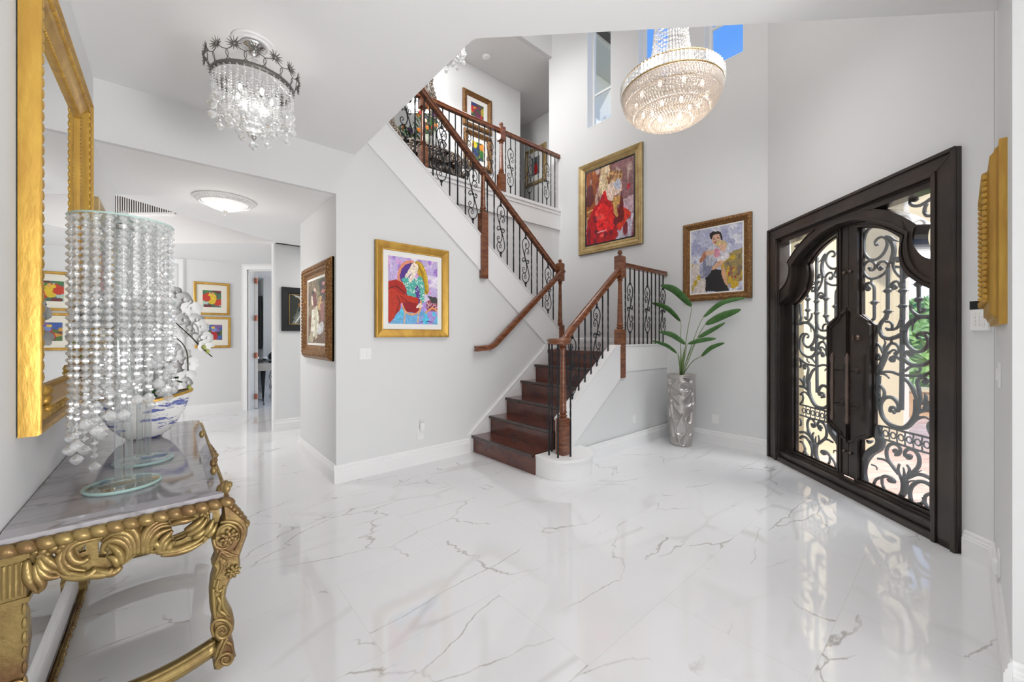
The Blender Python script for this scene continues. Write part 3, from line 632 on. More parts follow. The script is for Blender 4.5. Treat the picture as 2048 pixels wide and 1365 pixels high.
# outer frame: boards with stepped mouldings
def frame_ring(o0,o1,d0,d1,parent,name='door_frame',m=M_bronze):
    mb=MB()
    (s0,s1,zt),(q0,q1,qt)=o0,o1
    out=[dl(s0,0,d0),dl(s0,zt,d0),dl(s1,zt,d0),dl(s1,0,d0)]; inn=[dl(q0,0,d0),dl(q0,qt,d0),dl(q1,qt,d0),dl(q1,0,d0)]
    for i in range(3):
        mb.prism([out[i],out[i+1],inn[i+1],inn[i]],DN*(d1-d0))
    return mb
mb=frame_ring((.0,2.01,2.565),(.155,1.86,2.43),-.03,.04,None); F0=mb.build('door_frame',M_bronze,door,bevel=.006)
for o0,o1,d0,d1 in (((.0,2.01,2.565),(.028,1.982,2.54),-.045,-.03),((.125,1.885,2.46),(.155,1.855,2.43),-.042,-.03),((.155,1.86,2.43),(.163,1.852,2.42),-.015,.09)):
    frame_ring(o0,o1,d0,d1,None).build('moulding',M_bronze,F0,bevel=.004)
mb=MB(); mb.prism([dl(0,0,-.03),dl(2.01,0,-.03),dl(2.01,.05,-.03),dl(0,.05,-.03)],DN*.2); mb.prism([dl(.15,.05,.0),dl(1.86,.05,.0),dl(1.86,.09,.0),dl(.15,.09,.0)],DN*.15); mb.build('threshold',M_bronze,door,bevel=.006)
# arch panel of the fixed frame (with spandrel lights)
spR=[(.845,2.385),(.845,1.86)]+[tuple(p) for p in crom([(.845,1.86),(.77,1.90),(.715,1.965),(.685,2.04),(.69,2.11),(.715,2.15)],4)][1:]+[tuple(p) for p in crom([(.715,2.15),(.61,2.24),(.48,2.32),(.36,2.375),(.30,2.388)],4)][1:]
def leaf_full(t): return half_to_full(arch_half(t))
AO=leaf_full(-.0); 
def ring2(Ao,Ai,d0,d1,mb):
    n=len(Ao); return mb.ring([dl(s,z,d0) for s,z in Ao],[dl(s,z,d0) for s,z in Ai],DN*(d1-d0))
# fixed arch face: strip quads between leaf opening and spandrels/frame
mb=MB(); H=arch_half(0.0)
for sg in (1,-1):
    A=[(DC+sg*s,z) for s,z in H]; Sp=[(DC+sg*s,z) for s,z in spR]
    inner=A[1:]; sp_curve=Sp[1:]   # from (.845,1.86) round to (.30,2.388)
    m_=len(inner); 
    def samp(L,t):
        d=[0]; 
        for i in range(1,len(L)): d.append(d[-1]+math.dist(L[i],L[i-1]))
        T=t*d[-1]
        for i in range(1,len(L)):
            if d[i]>=T-1e-9: u=(T-d[i-1])/max(1e-9,d[i]-d[i-1]); return (L[i-1][0]+(L[i][0]-L[i-1][0])*u,L[i-1][1]+(L[i][1]-L[i-1][1])*u)
        return L[-1]
    i_k=inner.index(min(inner,key=lambda p:abs(abs(p[0]-DC)-.40)+abs(p[1]-2.22)))
    ia=inner[:i_k+1]; N_=16
    for i in range(N_):
        a0,a1=samp(ia,i/N_),samp(ia,(i+1)/N_); b0,b1=samp(sp_curve,i/N_),samp(sp_curve,(i+1)/N_)
        mb.prism([dl(*a0,.0),dl(*a1,.0),dl(*b1,.0),dl(*b0,.0)],DN*.09)
    ib=inner[i_k:]
    for i in range(len(ib)-1):
        t0=(DC+sg*.30)+(DC-(DC+sg*.30))*i/(len(ib)-1); t1=(DC+sg*.30)+(DC-(DC+sg*.30))*(i+1)/(len(ib)-1)
        mb.prism([dl(*ib[i],0),dl(*ib[i+1],0),dl(t1,2.388,0),dl(t0,2.388,0)],DN*.09)
    mb.prism([dl(DC+sg*.845,2.385,0),dl(DC+sg*.845,2.44,0),dl(DC,2.44,0),dl(DC,2.385,0)],DN*.09)
AF=mb.build('arch_frame',M_bronze,door)
for sg in (1,-1):
    Sp=[(DC+sg*s,z) for s,z in spR]; cx=DC+sg*.70; cz=2.2
    mb=MB(); ip=[]
    cen=(sum(p[0] for p in Sp)/len(Sp)+sg*.04,sum(p[1] for p in Sp)/len(Sp)+.02)
    ip=[(p[0]+(cen[0]-p[0])*.06,p[1]+(cen[1]-p[1])*.06) for p in Sp]
    ring2(Sp,ip,-.008,.10,mb); mb.build('bead',M_bronze,AF)
    MB().prism([dl(*p,.07) for p in Sp],DN*.006).build('spandrel_glass',M_dglass,door)
for t0,t1,d0 in ((-.012,.006,-.012),(.0,.018,.03)):
    mb=MB(); ring2(leaf_full(t0),leaf_full(t1),d0,.09,mb); mb.build('bead',M_bronze,AF)
# leaves: each a panel with its own pane, grille and handle
GZ0,GZ1=.165,.0
def glass_out(t=0.0):
    """right glass outline, s from centre, t = inset"""
    P=[(.115+t,2.295-t*1.3)]+[tuple(p) for p in crom([(.115+t,2.295-t),(.25,2.262-t),(.36,2.215-t),(.45-t*.3,2.155-t),(.515-t,2.10-t)],4)][1:]
    P+=[tuple(p) for p in crom([(.515-t,2.10-t),(.498-t,2.0-t),(.515-t,1.90-t),(.565-t,1.82-t),(.65-t,1.75-t),(.732-t,1.705-t)],4)][1:]
    P+=[(.732-t,.14+t),(.115+t,.14+t),(.115+t,.485-t*.4),(.238+t,.55-t*.4),(.238+t,1.46+t*.4),(.115+t,1.55+t*.4)]
    return P
import mathutils.geometry as mg
def holed(outer,hole,d0,d1):
    """flat plate with a hole, triangulated"""
    V=[Vector((a,b_,0)) for a,b_ in outer]; Hh=[Vector((a,b_,0)) for a,b_ in hole]
    tri=mg.tessellate_polygon([V,Hh]); allp=outer+hole; n=len(allp); mb=MB()
    vs=[dl(s,z,d0) for s,z in allp]+[dl(s,z,d1) for s,z in allp]
    fs=[tuple(t) for t in tri]+[tuple(i+n for i in t[::-1]) for t in tri]
    a=len(outer)
    for i in range(a): j=(i+1)%a; fs.append((i,j,n+j,n+i))
    for i in range(len(hole)): j=(i+1)%len(hole); fs.append((a+i,n+a+i,n+a+j,a+j))
    return mb.add(vs,fs)
# scroll tracing: pixel paths of the right leaf's iron work
GD=.125
def gp(L,ox,oy,k): return [trc(ox+x/k,oy+y/k,GD) for x,y in L]
KA=(1710,440,6.824); KB=(1710,620,6.824); KC=(1710,800,5.688)
T_=[]   # (points (s,z), r0, r1)
def T(K,L,r=.012,r1=None,sub=5): T_.append(([tuple(p) for p in crom(gp(L,*K),sub)],r,r if r1 is None else r1))
T(KA,[(325,330),(290,345),(275,300),(320,250),(380,235),(430,270),(435,360),(380,470),(290,540),(200,535),(140,470),(120,380),(125,250),(160,160),(230,90)],.010,.014)
T(KA,[(600,295),(540,275),(490,240),(430,230)],.004,.016)
T(KA,[(430,235),(500,300),(530,400),(520,500),(490,600)],.016,.02)
T(KA,[(215,665),(190,655),(220,690),(265,670),(275,610),(225,565),(160,580),(115,650),(140,750),(220,805),(330,780),(420,710),(455,620),(410,570),(340,580),(310,630),(340,680),(375,660),(345,645)],.011)
T(KA,[(225,805),(220,860)],.009)
T(KA,[(150,925),(175,960),(200,930),(170,900),(130,920),(150,880),(200,860),(245,890),(262,950),(262,1130),(262,1330),(240,1365)],.012)
T(KA,[(450,640),(448,960),(445,1250),(420,1365)],.014)
T(KA,[(640,190),(648,600),(650,960),(648,1365)],.017)
T(KA,[(590,545),(570,570),(610,560),(600,520),(550,530),(520,590),(540,680),(590,750),(640,790)],.009,.012)
T(KA,[(720,590),(680,650),(640,650),(560,640)],.007,.012)
T(KA,[(640,700),(620,640),(700,640),(755,650)],.007)
T(KA,[(720,745),(735,770),(765,750),(740,690),(690,720),(700,780),(650,800)],.009)
T(KA,[(530,915),(520,940),(560,930),(545,895),(495,915),(490,890),(540,845),(595,850),(620,920)],.011)
T(KA,[(870,790),(868,900),(870,1080),(870,1200),(890,1260),(940,1240),(950,1215),(920,1220)],.013,.009)
T(KA,[(1090,930),(1080,1100),(1060,1200),(1090,1290)],.014)
T(KA,[(760,1165),(770,1230),(830,1290),(900,1320),(1090,1320)],.01,.015)
T(KB,[(445,0),(420,100),(350,190),(335,280),(385,370),(470,395),(570,370),(650,330)],.014,.018)
T(KB,[(425,245),(450,275),(500,260),(505,200),(470,165),(420,165)],.010)
T(KB,[(450,265),(520,270),(580,240),(610,180),(630,120)],.011)
T(KB,[(190,115),(175,140),(205,150),(225,160)],.012)
T(KB,[(645,0),(645,500),(640,900),(635,1365)],.016)
T(KB,[(1100,110),(960,95),(860,110),(760,170),(690,260),(680,380),(730,490),(830,570),(930,555),(990,480),(990,400),(950,340),(890,320),(845,350),(860,390),(890,385)],.018,.009)
T(KB,[(900,310),(1000,315),(1070,370),(1095,470),(1090,620),(1020,710),(900,760),(780,750),(700,700),(650,640)],.010,.017)
T(KB,[(830,140),(790,200),(780,290)],.010,.004)
T(KB,[(745,600),(735,620),(770,625),(780,590),(730,570),(680,600),(660,660)],.010,.014)
T(KB,[(500,690),(495,705),(530,700),(530,660),(490,655),(480,690),(510,650),(560,640),(640,690)],.009,.014)
T(KB,[(560,580),(540,595),(560,610),(585,580),(545,550),(500,560),(460,600)],.009)
T(KB,[(490,410),(495,450),(450,500),(420,560)],.008,.014); T(KB,[(495,455),(560,470),(600,520),(610,590)],.012)
T(KB,[(395,415),(415,450),(395,510),(405,580)],.004,.012)
T(KB,[(275,440),(340,500),(380,590)],.010); T(KB,[(430,560),(400,660),(350,780),(310,860),(280,930)],.022,.02)
T(KB,[(320,620),(300,660),(330,680),(350,650),(320,600)],.010)
T(KB,[(280,880),(380,850),(500,850),(620,890),(760,900),(900,900),(1000,870),(1100,820)],.012)
T(KB,[(350,870),(420,890),(470,940)],.012,.006); T(KB,[(680,840),(740,790),(800,770)],.01); T(KB,[(890,795),(880,840),(830,860)],.008)
T(KB,[(670,940),(740,1000),(800,1100),(850,1230),(860,1365)],.012,.018)
T(KB,[(960,960),(930,985),(960,1010),(990,970),(950,930),(880,940),(850,990),(870,1080),(890,1200),(870,1300)],.010,.014)
T(KB,[(1095,860),(1060,900),(1060,960),(1095,1010)],.012); T(KB,[(1095,1240),(1010,1280),(960,1350)],.012,.018); T(KB,[(950,1140),(970,1200),(950,1300)],.006,.018)
T(KB,[(300,1140),(290,1165),(330,1165),(320,1120),(280,1130)],.010); T(KB,[(270,990),(350,1040),(400,1120),(385,1200),(330,1220),(285,1190)],.012)
T(KB,[(320,900),(310,1100),(320,1365)],.02)
T(KC,[(450,160),(430,130),(400,130),(410,90),(450,90),(480,130),(500,100),(480,30),(420,-25),(340,-20),(290,60),(310,180),(380,270),(470,310),(560,320),(640,260),(690,170),(700,60),(700,0)],.011,.02)
T(KC,[(690,150),(800,120),(910,140)],.016,.014); T(KC,[(640,260),(720,210),(800,200),(870,240)],.016,.006)
T(KC,[(900,290),(885,260),(850,260),(830,310),(860,390),(905,430)],.010)
T(KC,[(215,285),(400,320),(560,365),(730,405),(915,455)],.009); T(KC,[(215,425),(400,470),(560,525),(730,580),(915,630)],.009)
T(KC,[(455,600),(440,580),(470,570),(485,610),(460,630),(500,620),(515,560),(470,510),(400,510),(360,570),(370,670),(430,760),(500,850)],.010,.014)
T(KC,[(605,640),(590,660),(620,670),(640,640),(600,630),(570,640),(570,590),(620,560),(690,590),(730,670),(720,760),(650,840),(600,890)],.010,.014)
T(KC,[(505,730),(490,800),(520,880)],.008,.012); T(KC,[(590,740),(620,800),(590,890)],.008,.012); T(KC,[(550,770),(560,830),(555,900)],.005,.012)
T(KC,[(550,880),(565,960),(550,1060),(510,1110)],.028,.018)
T(KC,[(600,890),(700,850),(810,870),(905,930)],.014); T(KC,[(640,860),(700,830),(760,805)],.008,.003)
T(KC,[(640,1170),(625,1050),(660,970),(740,930),(840,960),(905,1030)],.014); T(KC,[(560,960),(620,930),(680,920)],.010,.004)
T(KC,[(720,1170),(740,1190),(790,1150),(800,1100),(850,1070),(905,1090)],.011); T(KC,[(780,1110),(800,1180),(830,1230)],.012)
T(KC,[(260,670),(350,690),(430,760),(490,840)],.010); T(KC,[(210,970),(240,910),(300,890),(310,960),(340,1030)],.011)
T(KC,[(300,890),(350,870),(420,900),(440,930),(400,920),(390,900)],.012,.02)
T(KC,[(110,930),(90,820),(110,700),(180,600),(270,540),(300,450)],.030,.034); T(KC,[(190,740),(240,760),(250,800)],.008,.005); T(KC,[(160,470),(140,470),(160,490),(200,470)],.010)
T(KC,[(910,700),(885,720),(885,780),(910,820)],.010); T(KC,[(250,300),(270,400),(290,480)],.03,.034)
def clipped(p,out):
    """inside test in (s,z)"""
    c=False; n=len(out)
    for i in range(n):
        (x1,y1),(x2,y2)=out[i],out[(i+1)%n]
        if (y1>p[1])!=(y2>p[1]) and p[0]<(x2-x1)*(p[1]-y1)/(y2-y1)+x1: c=not c
    return c
GO=glass_out(-.03)
for sg,nm in ((-1,'left'),(1,'right')):
    mir=lambda L: [(DC+sg*s,z) for s,z in L]
    H=arch_half(.012); outer=[(.004,.13)]+[(s,z) for s,z in H]+[(.004,2.335)]
    outer=[p for i,p in enumerate(outer) if i==0 or math.dist(p,outer[i-1])>1e-4]
    if math.dist(outer[-1],outer[-2])<.006: outer.pop(-2)
    lf=holed(mir(outer),mir(glass_out(0)),LD,LD+.05).build('door_leaf',M_bronze,door)
    for t0,t1,d0 in ((-.040,-.026,LD-.012),(-.018,.0,LD-.018),(.0,.012,LD+.012)):
        mb=MB(); ring2(mir(glass_out(t0)),mir(glass_out(t1)),d0,LD+.02,mb); mb.build('glazing_bead',M_bronze,lf)
    MB().prism([dl(s,z,LD+.025) for s,z in mir(glass_out(0))],DN*.006).build('glass_pane',M_dglass,lf)
    # lock panel moulding
    q=[(.03,1.60),(.205,1.49),(.205,.53),(.03,.44)]
    mb=MB(); ring2(mir([(.012,1.62),(.215,1.495),(.215,.525),(.012,.425)]),mir([(.012,1.59),(.20,1.485),(.20,.54),(.012,.45)]),LD-.012,LD,mb); mb.build('lock_panel',M_bronze,lf)
    # the pane's iron grille
    mb=MB()
    for L,r,ra in T_:
        pts=[]; 
        for j,(s,z) in enumerate(L):
            q_=(s-DC,z)
            if clipped(q_,GO): pts.append((q_,r+(ra-r)*j/max(1,len(L)-1)))
            else:
                if len(pts)>1: mb.tube([dl(DC+sg*a[0],a[1],GD) for a,_ in pts],[w for _,w in pts],6,flat=(DN,1.0))
                pts=[]
        if len(pts)>1: mb.tube([dl(DC+sg*a[0],a[1],GD) for a,_ in pts],[w for _,w in pts],6,flat=(DN,1.0))
    # collars and ring band
    for K,L in ((KA,[(262,1130),(445,970),(445,1255),(648,970),(648,1180),(868,880),(868,1090)]),):
        for s,z in gp(L,*K):
            s-=DC
            if clipped((s,z),GO):
                c0=dl(DC+sg*s,z,GD)
                mb.ell(c0,(.026,.026,.022),8,5)
                for a in range(8): mb.tube([c0,c0+DU*(.038*math.cos(a*PI/4))+DN*(.038*math.sin(a*PI/4))],[.008,.001],4)
    zt_=sum(z for s,z in gp([(400,320),(730,405)],*KC))/2; zb2=sum(z for s,z in gp([(400,470),(730,580)],*KC))/2; zm=(zt_+zb2)/2
    s_=.14 if 0 else .25
    while s_<.70:
        c0=dl(DC+sg*s_,zm,GD); P=[c0+DU*(.024*math.cos(a*PI/5))+Vector((0,0,.024*math.sin(a*PI/5))) for a in range(11)]
        mb.tube(P,.006,5,flat=(DN,1))
        for sz in (1,-1):
            mb.tube([c0+DU*.024+Vector((0,0,0)),c0+DU*.033+Vector((0,0,sz*(zt_-zm)*.5)),c0+DU*.033+Vector((0,0,sz*(zt_-zm)))],.005,4,flat=(DN,1))
        mb.ell(c0+DU*.033,(.010,.010,.010),6,4)
        s_+=.066
    mb.build('scroll_grille',M_grille,lf)
    # long pull handle
    hs=DC+sg*.085; hd=LD-.075
    hp=[(.0,.0),(.010,.004),(.016,.02),(.020,.045),(.014,.06),(.019,.07),(.012,.085),(.012,.10),(.013,.17),(.016,.24),(.020,.262),(.013,.275),(.019,.285),(.013,.295),(.019,.305),(.013,.318),(.020,.33),(.016,.36),(.013,.42),(.012,.50),(.012,.515),(.019,.53),(.014,.54),(.020,.555),(.016,.58),(.009,.60),(.0,.62)]
    pl=MB().lathe(dl(hs,.605,hd),hp,12).build('pull_handle',mat('aged_bronze_handle',(.16,.115,.095),.32,metal=.6) if sg<0 else MATS['aged_bronze_handle'],lf,smooth=True)
    for z in (.765,1.065):
        s2=DC+sg*.085
        MB().tube([dl(s2,z,hd),dl(s2,z,LD-.02),dl(s2,z,LD)],[.007,.007,.014],8).build('stand_off',M_bronze,pl)
        MB().lathe(dl(s2,z,LD-.012),[(.018,0),(.026,.006),(.028,.012)],12,axis=Matrix([(DU.x,0,DN.x),(DU.y,0,DN.y),(0,1,0)])).build('rosette',M_bronze,pl)
    for z in (1.93,.345): MB().ell(dl(DC+sg*.035,z,LD-.012),(.014,.014,.014),10,7).build('slide_bolt_knob',MATS['aged_bronze_handle'],lf,smooth=True)
mb=MB().lathe(dl(DC+.10,1.352,LD-.02),[(.018,0),(.026,.01),(.030,.02)],16,axis=Matrix([(DU.x,0,DN.x),(DU.y,0,DN.y),(0,1,0)])); mb.prism([dl(DC+.094,1.325,LD-.04),dl(DC+.106,1.325,LD-.04),dl(DC+.106,1.378,LD-.04),dl(DC+.094,1.378,LD-.04)],DN*.025); mb.build('deadbolt',MATS['aged_bronze_handle'],lf)
# spandrel scrolls
KD=(1780,350,7.184)
for sg in (1,-1):
    mb=MB()
    for L,r in (([(350,350),(330,330),(360,320),(385,350),(350,370),(310,350),(290,400),(330,440),(410,445),(490,410),(550,370),(620,325),(730,315)],.012),([(650,490),(620,500),(640,470),(690,480),(690,520),(630,570),(550,590),(500,550),(500,480),(530,410)],.012),([(690,520),(710,580),(705,700)],.010)):
        P=[trc(KD[0]+x/KD[2],KD[1]+y/KD[2],.11) for x,y in L]; P=[tuple(p) for p in crom(P,5)]
        mb.tube([dl(DC+sg*(s-DC),z,.11) for s,z in P],r,6,flat=(DN,1))
    mb.build('spandrel_scroll',M_grille,door)
# ================= PICTURES =================
def s2l(c):
    c=np.asarray(c,float)/255.0
    return np.where(c<=.04045,c/12.92,((c+.055)/1.055)**2.4)
def vnoise(u,v,sc,seed):
    rs=np.random.RandomState(seed); G=rs.rand(64,64); x=u*sc; y=v*sc; xi=np.floor(x).astype(int); yi=np.floor(y).astype(int); fx=x-xi; fy=y-yi
    fx=fx*fx*(3-2*fx); fy=fy*fy*(3-2*fy)
    g=lambda a,b_: G[a%64,b_%64]
    return (g(xi,yi)*(1-fx)+g(xi+1,yi)*fx)*(1-fy)+(g(xi,yi+1)*(1-fx)+g(xi+1,yi+1)*fx)*fy
def inpoly(u,v,P):
    c=np.zeros(u.shape,bool); n=len(P)
    for i in range(n):
        (x1,y1),(x2,y2)=P[i],P[(i+1)%n]
        if y1==y2: continue
        m=((y1>v)!=(y2>v))&(u<(x2-x1)*(v-y1)/(y2-y1)+x1); c^=m
    return c
def paint(nx,ny,shapes,jit=.02,cn=.12,seed=1):
    u,v=np.meshgrid((np.arange(nx)+.5)/nx,(np.arange(ny)+.5)/ny)
    uu=u+(vnoise(u,v,14,seed)-.5)*jit+(vnoise(u,v,40,seed+9)-.5)*jit*.5; vv=v+(vnoise(u,v,14,seed+1)-.5)*jit+(vnoise(u,v,40,seed+8)-.5)*jit*.5
    img=np.zeros((ny,nx,3))
    for sh in shapes:
        k=sh[0]; col=np.array(sh[-1],float)
        if k=='bg': img[:]=col
        elif k=='patch':   # mottled wash: scale, threshold, seed
            m=vnoise(u*sh[1],v*sh[2],6,sh[3]); a=np.clip((m-sh[4])*6,0,1)[...,None]; img=img*(1-a)+col*a
        elif k=='pp':      # mottle inside a polygon
            m=vnoise(u*sh[1],v*sh[2],6,sh[3]); a=(np.clip((m-sh[4])*6,0,1)*inpoly(uu,vv,sh[5]))[...,None]; img=img*(1-a)+col*a
        elif k=='poly': img[inpoly(uu,vv,sh[1])]=col
        elif k=='curve': img[inpoly(uu,vv,[tuple(p) for p in crom(sh[1],4,True)])]=col
        elif k=='ell':
            cx,cy,rx,ry,rot=sh[1:6]; a=R(rot); dx=uu-cx; dy=vv-cy
            q=((dx*math.cos(a)+dy*math.sin(a))/rx)**2+((-dx*math.sin(a)+dy*math.cos(a))/ry)**2; img[q<1]=col
        elif k=='line':
            L=crom(sh[1],5); w=sh[2]
            for (x1,y1),(x2,y2) in zip(L[:-1],L[1:]):
                d=np.maximum((x2-x1)**2+(y2-y1)**2,1e-9); t=np.clip(((u-x1)*(x2-x1)+(v-y1)*(y2-y1))/d,0,1)
                img[(u-x1-t*(x2-x1))**2+(v-y1-t*(y2-y1))**2<w*w]=col
        elif k=='dots':
            rs=np.random.RandomState(sh[2])
            P=sh[1]; xs=[p[0] for p in P]; y_=[p[1] for p in P]
            for _ in range(sh[3]):
                a,b_=rs.uniform(min(xs),max(xs)),rs.uniform(min(y_),max(y_))
                if inpoly(np.array([a]),np.array([b_]),P)[0]: img[(u-a)**2+(v-b_)**2<sh[4]**2]=col
    img=img*(1+cn*(vnoise(u,v,50,seed+5)-.5)[...,None]*2)+cn*30*(np.stack([vnoise(u,v,22,seed+k) for k in (2,3,4)],-1)-.5)
    return s2l(np.clip(img,0,255))
_m=bpy.data.materials.new('painted_canvas'); _m.use_nodes=True; N_,L_2,p_2=nodes_of(_m); _a=N_.new('ShaderNodeAttribute'); _a.attribute_name='Col'
L_2.new(_a.outputs['Color'],p_2.inputs['Base Color']); p_2.inputs['Roughness'].default_value=.45; M_canvas=_m
def canvas(par,O,U,V,N,w,h,img,name='canvas'):
    ny,nx,_=img.shape; mb=MB(); O=Vector(O)
    rows=[[tuple(O+U*(w*i/nx)+V*(h*j/ny)) for i in range(nx+1)] for j in range(ny+1)]
    mb.grid(rows); ob=mb.build(name,M_canvas,par,fix=False); me=ob.data
    at=me.color_attributes.new('Col','FLOAT_COLOR','CORNER')
    arr=np.ones((ny*nx,4,4),np.float32); arr[:,:,:3]=img.reshape(-1,1,3); at.data.foreach_set('color',arr.ravel())
    return ob
def frame_mesh(O,U,V,N,w,h,prof):
    """mitred frame; prof: [(inset, height)...] from the outer back edge inward"""
    mb=MB(); O=Vector(O); rows=[]
    for d,k in prof:
        c=[O+U*d+V*d,O+U*(w-d)+V*d,O+U*(w-d)+V*(h-d),O+U*d+V*(h-d)]; c.append(c[0]); rows.append([tuple(p+N*k) for p in c])
    n=len(rows); return mb.grid(rows)
def edge_beads(mb,O,U,V,N,w,h,inset,z,size,step,sq=(1,.6,.6),tw=0):
    O=Vector(O)
    for a,dr,L in ((O+U*inset+V*inset,U,w-2*inset),(O+U*(w-inset)+V*inset,V,h-2*inset),(O+U*(w-inset)+V*(h-inset),-U,w-2*inset),(O+U*inset+V*(h-inset),-V,h-2*inset)):
        n=max(1,round(L/step)); sd=dr.cross(N)
        for i in range(n):
            t=(i+.5)/n*L; D=(dr+sd*tw).normalized(); E_=D.cross(N)
            mb.ell(a+dr*t+N*z,(size*sq[0],size*sq[1],size*sq[2]),6,4,axis=Matrix((D,E_,N)).transposed())
X_=Vector((1,0,0)); Y_=Vector((0,1,0)); Z_=Vector((0,0,1))
def picture(label,O,U,V,N,w,h,prof,fm,img,matw=0,matm=None,group=None,beads=None,cz=None,inner=None,name='framed_painting',cat='painting'):
    t=thing(name,label,cat,loc=tuple(Vector(O)+U*w/2+V*h),group=group)
    mb=frame_mesh(O,U,V,N,w,h,prof)
    f=mb.build('frame',fm,t,fix=False)
    if beads:
        b_=MB()
        for bd in beads: edge_beads(b_,O,U,V,N,w,h,*bd)
        b_.build('carving',fm,f,smooth=True)
    d,z=prof[-1]; O2=Vector(O)+(U+V)*d+N*(z if cz is None else cz)
    w2,h2=w-2*d,h-2*d
    if inner:
        MB().grid([[tuple(O2+U*0),tuple(O2+U*w2)],[tuple(O2+V*h2),tuple(O2+U*w2+V*h2)]]); e_,im=inner
        mb=frame_mesh(O2,U,V,N,w2,h2,[(0,.0),(0,.004),(e_,.002),(e_,-.002)]); mb.build('liner',im,t,fix=False); O2=O2+(U+V)*e_; w2-=2*e_; h2-=2*e_
    if matw:
        mb=MB().grid([[tuple(O2-N*.001),tuple(O2+U*w2-N*.001)],[tuple(O2+V*h2-N*.001),tuple(O2+U*w2+V*h2-N*.001)]]); mb.build('matboard',matm,t,fix=False)
        mw=matw if isinstance(matw,tuple) else (matw,matw); O2=O2+U*mw[0]+V*mw[1]; w2-=2*mw[0]; h2-=2*mw[1]; O2=O2+N*.001
    canvas(t,O2,U,V,N,w2,h2,img)
    MB().prism([Vector(O)+N*.001,Vector(O)+U*w+N*.001,Vector(O)+U*w+V*h+N*.001,Vector(O)+V*h+N*.001],N*(max(.002,(z if cz is None else cz)-.004))).build('backing',M_black,t)
    return t
V_=-Z_
# A: woman resting on a chair, purple ground
cA=lambda x,y:((x-218)/480,(y-235-65*(x-218)/480)/(682-55*(x-218)/480))
A=lambda *L:[cA(x,y) for x,y in L]
shA=[('bg',(196,178,222)),('patch',1,1,3,.55,(232,222,240)),('patch',1.6,1,5,.6,(160,120,205)),('patch',2,2,8,.66,(214,160,214)),
 ('poly',A((215,720),(700,700),(700,930),(215,930)),(112,176,222)),('pp',1.2,1.6,4,.55,A((215,720),(700,700),(700,930),(215,930)),(176,150,220)),('pp',2,2,6,.62,A((215,780),(700,780),(700,930),(215,930)),(90,200,232)),
 ('curve',A((340,520),(300,470),(310,380),(350,310),(410,285),(460,300),(450,420),(400,500)),(226,142,110)),
 ('curve',A((345,500),(325,450),(340,370),(380,325),(440,310),(470,340),(430,440),(380,490)),(86,52,140)),
 ('curve',A((470,300),(520,300),(560,350),(585,430),(610,560),(600,620),(560,610),(545,520),(510,450),(490,400)),(196,158,34)),('line',A((500,330),(540,420),(565,560),(590,610)),.012,(150,110,20)),('line',A((520,320),(575,430),(600,560)),.008,(226,190,70)),
 ('curve',A((340,470),(400,460),(470,470),(520,440),(555,500),(565,600),(555,700),(520,700),(500,620),(470,650),(380,620),(370,540)),(82,176,164)),
 ('curve',A((470,560),(500,540),(520,640),(520,700),(490,700)),(88,60,150)),
 ('dots',A((345,470),(520,440),(560,520),(555,700),(520,700),(490,600),(400,630),(360,520)),4,150,.008,(226,236,226)),
 ('curve',A((370,440),(420,360),(440,320),(480,315),(500,340),(490,400),(470,440),(430,500),(405,480),(440,400),(390,460)),(240,224,208)),
 ('curve',A((430,330),(455,312),(492,320),(497,352),(470,372),(440,362)),(244,226,206)),('line',A((455,340),(470,345)),.006,(120,60,50)),
 ('curve',A((215,500),(290,480),(350,510),(385,580),(380,620),(330,640),(260,570),(215,580)),(176,36,26)),
 ('curve',A((215,600),(270,570),(330,620),(420,640),(500,660),(490,730),(420,740),(340,710),(330,760),(280,840),(215,900)),(190,50,28)),
 ('line',A((215,570),(290,545),(350,590),(390,625)),.010,(110,20,20)),('line',A((300,640),(320,720),(280,830)),.009,(120,26,20)),('line',A((330,640),(400,700),(480,720)),.008,(120,26,20)),
 ('poly',A((350,700),(520,720),(515,810),(370,800)),(150,24,34)),('curve',A((345,700),(365,800),(440,835),(520,800),(540,700),(520,690),(505,790),(440,812),(380,790)),(228,160,112)),
 ('line',A((375,800),(365,910)),.012,(226,170,130)),('line',A((505,800),(495,900)),.012,(226,170,130)),
 ('curve',A((480,750),(520,710),(550,740),(530,750),(490,762)),(240,220,205)),
 ('curve',A((580,700),(640,680),(700,720),(697,790),(600,790),(585,740)),(146,60,84)),('dots',A((580,700),(640,680),(700,720),(697,790),(600,790)),7,60,.009,(226,190,200)),('line',A((575,810),(640,765),(697,790)),.014,(232,160,90)),
 ('curve',A((600,640),(640,650),(690,660),(697,710),(650,715),(620,680)),(70,72,70)),
 ('line',A((520,905),(545,895)),.006,(30,30,90)),('line',A((580,905),(600,895),(640,905)),.006,(30,30,90))]
x0=atY(752,500,3.78).x; x1=atY(898.5,500,3.78).x; zt=(atY(752,477,3.78).z+atY(898,503,3.78).z)/2; zb_=(atY(752,676,3.78).z+atY(897,674,3.78).z)/2
gprof=[(0,0),(0,.035),(.006,.042),(.018,.043),(.05,.030),(.072,.018),(.080,.020),(.084,.012)]
picture('gold framed painting of a long haired woman in red skirt, on the stair wall',(x0,YW,zt),X_,V_,-Y_,x1-x0,zt-zb_,gprof,M_gold,paint(110,145,shA,jit=.012,cn=.10,seed=2),matw=(.052,.055),matm=M_linen,cz=.014)
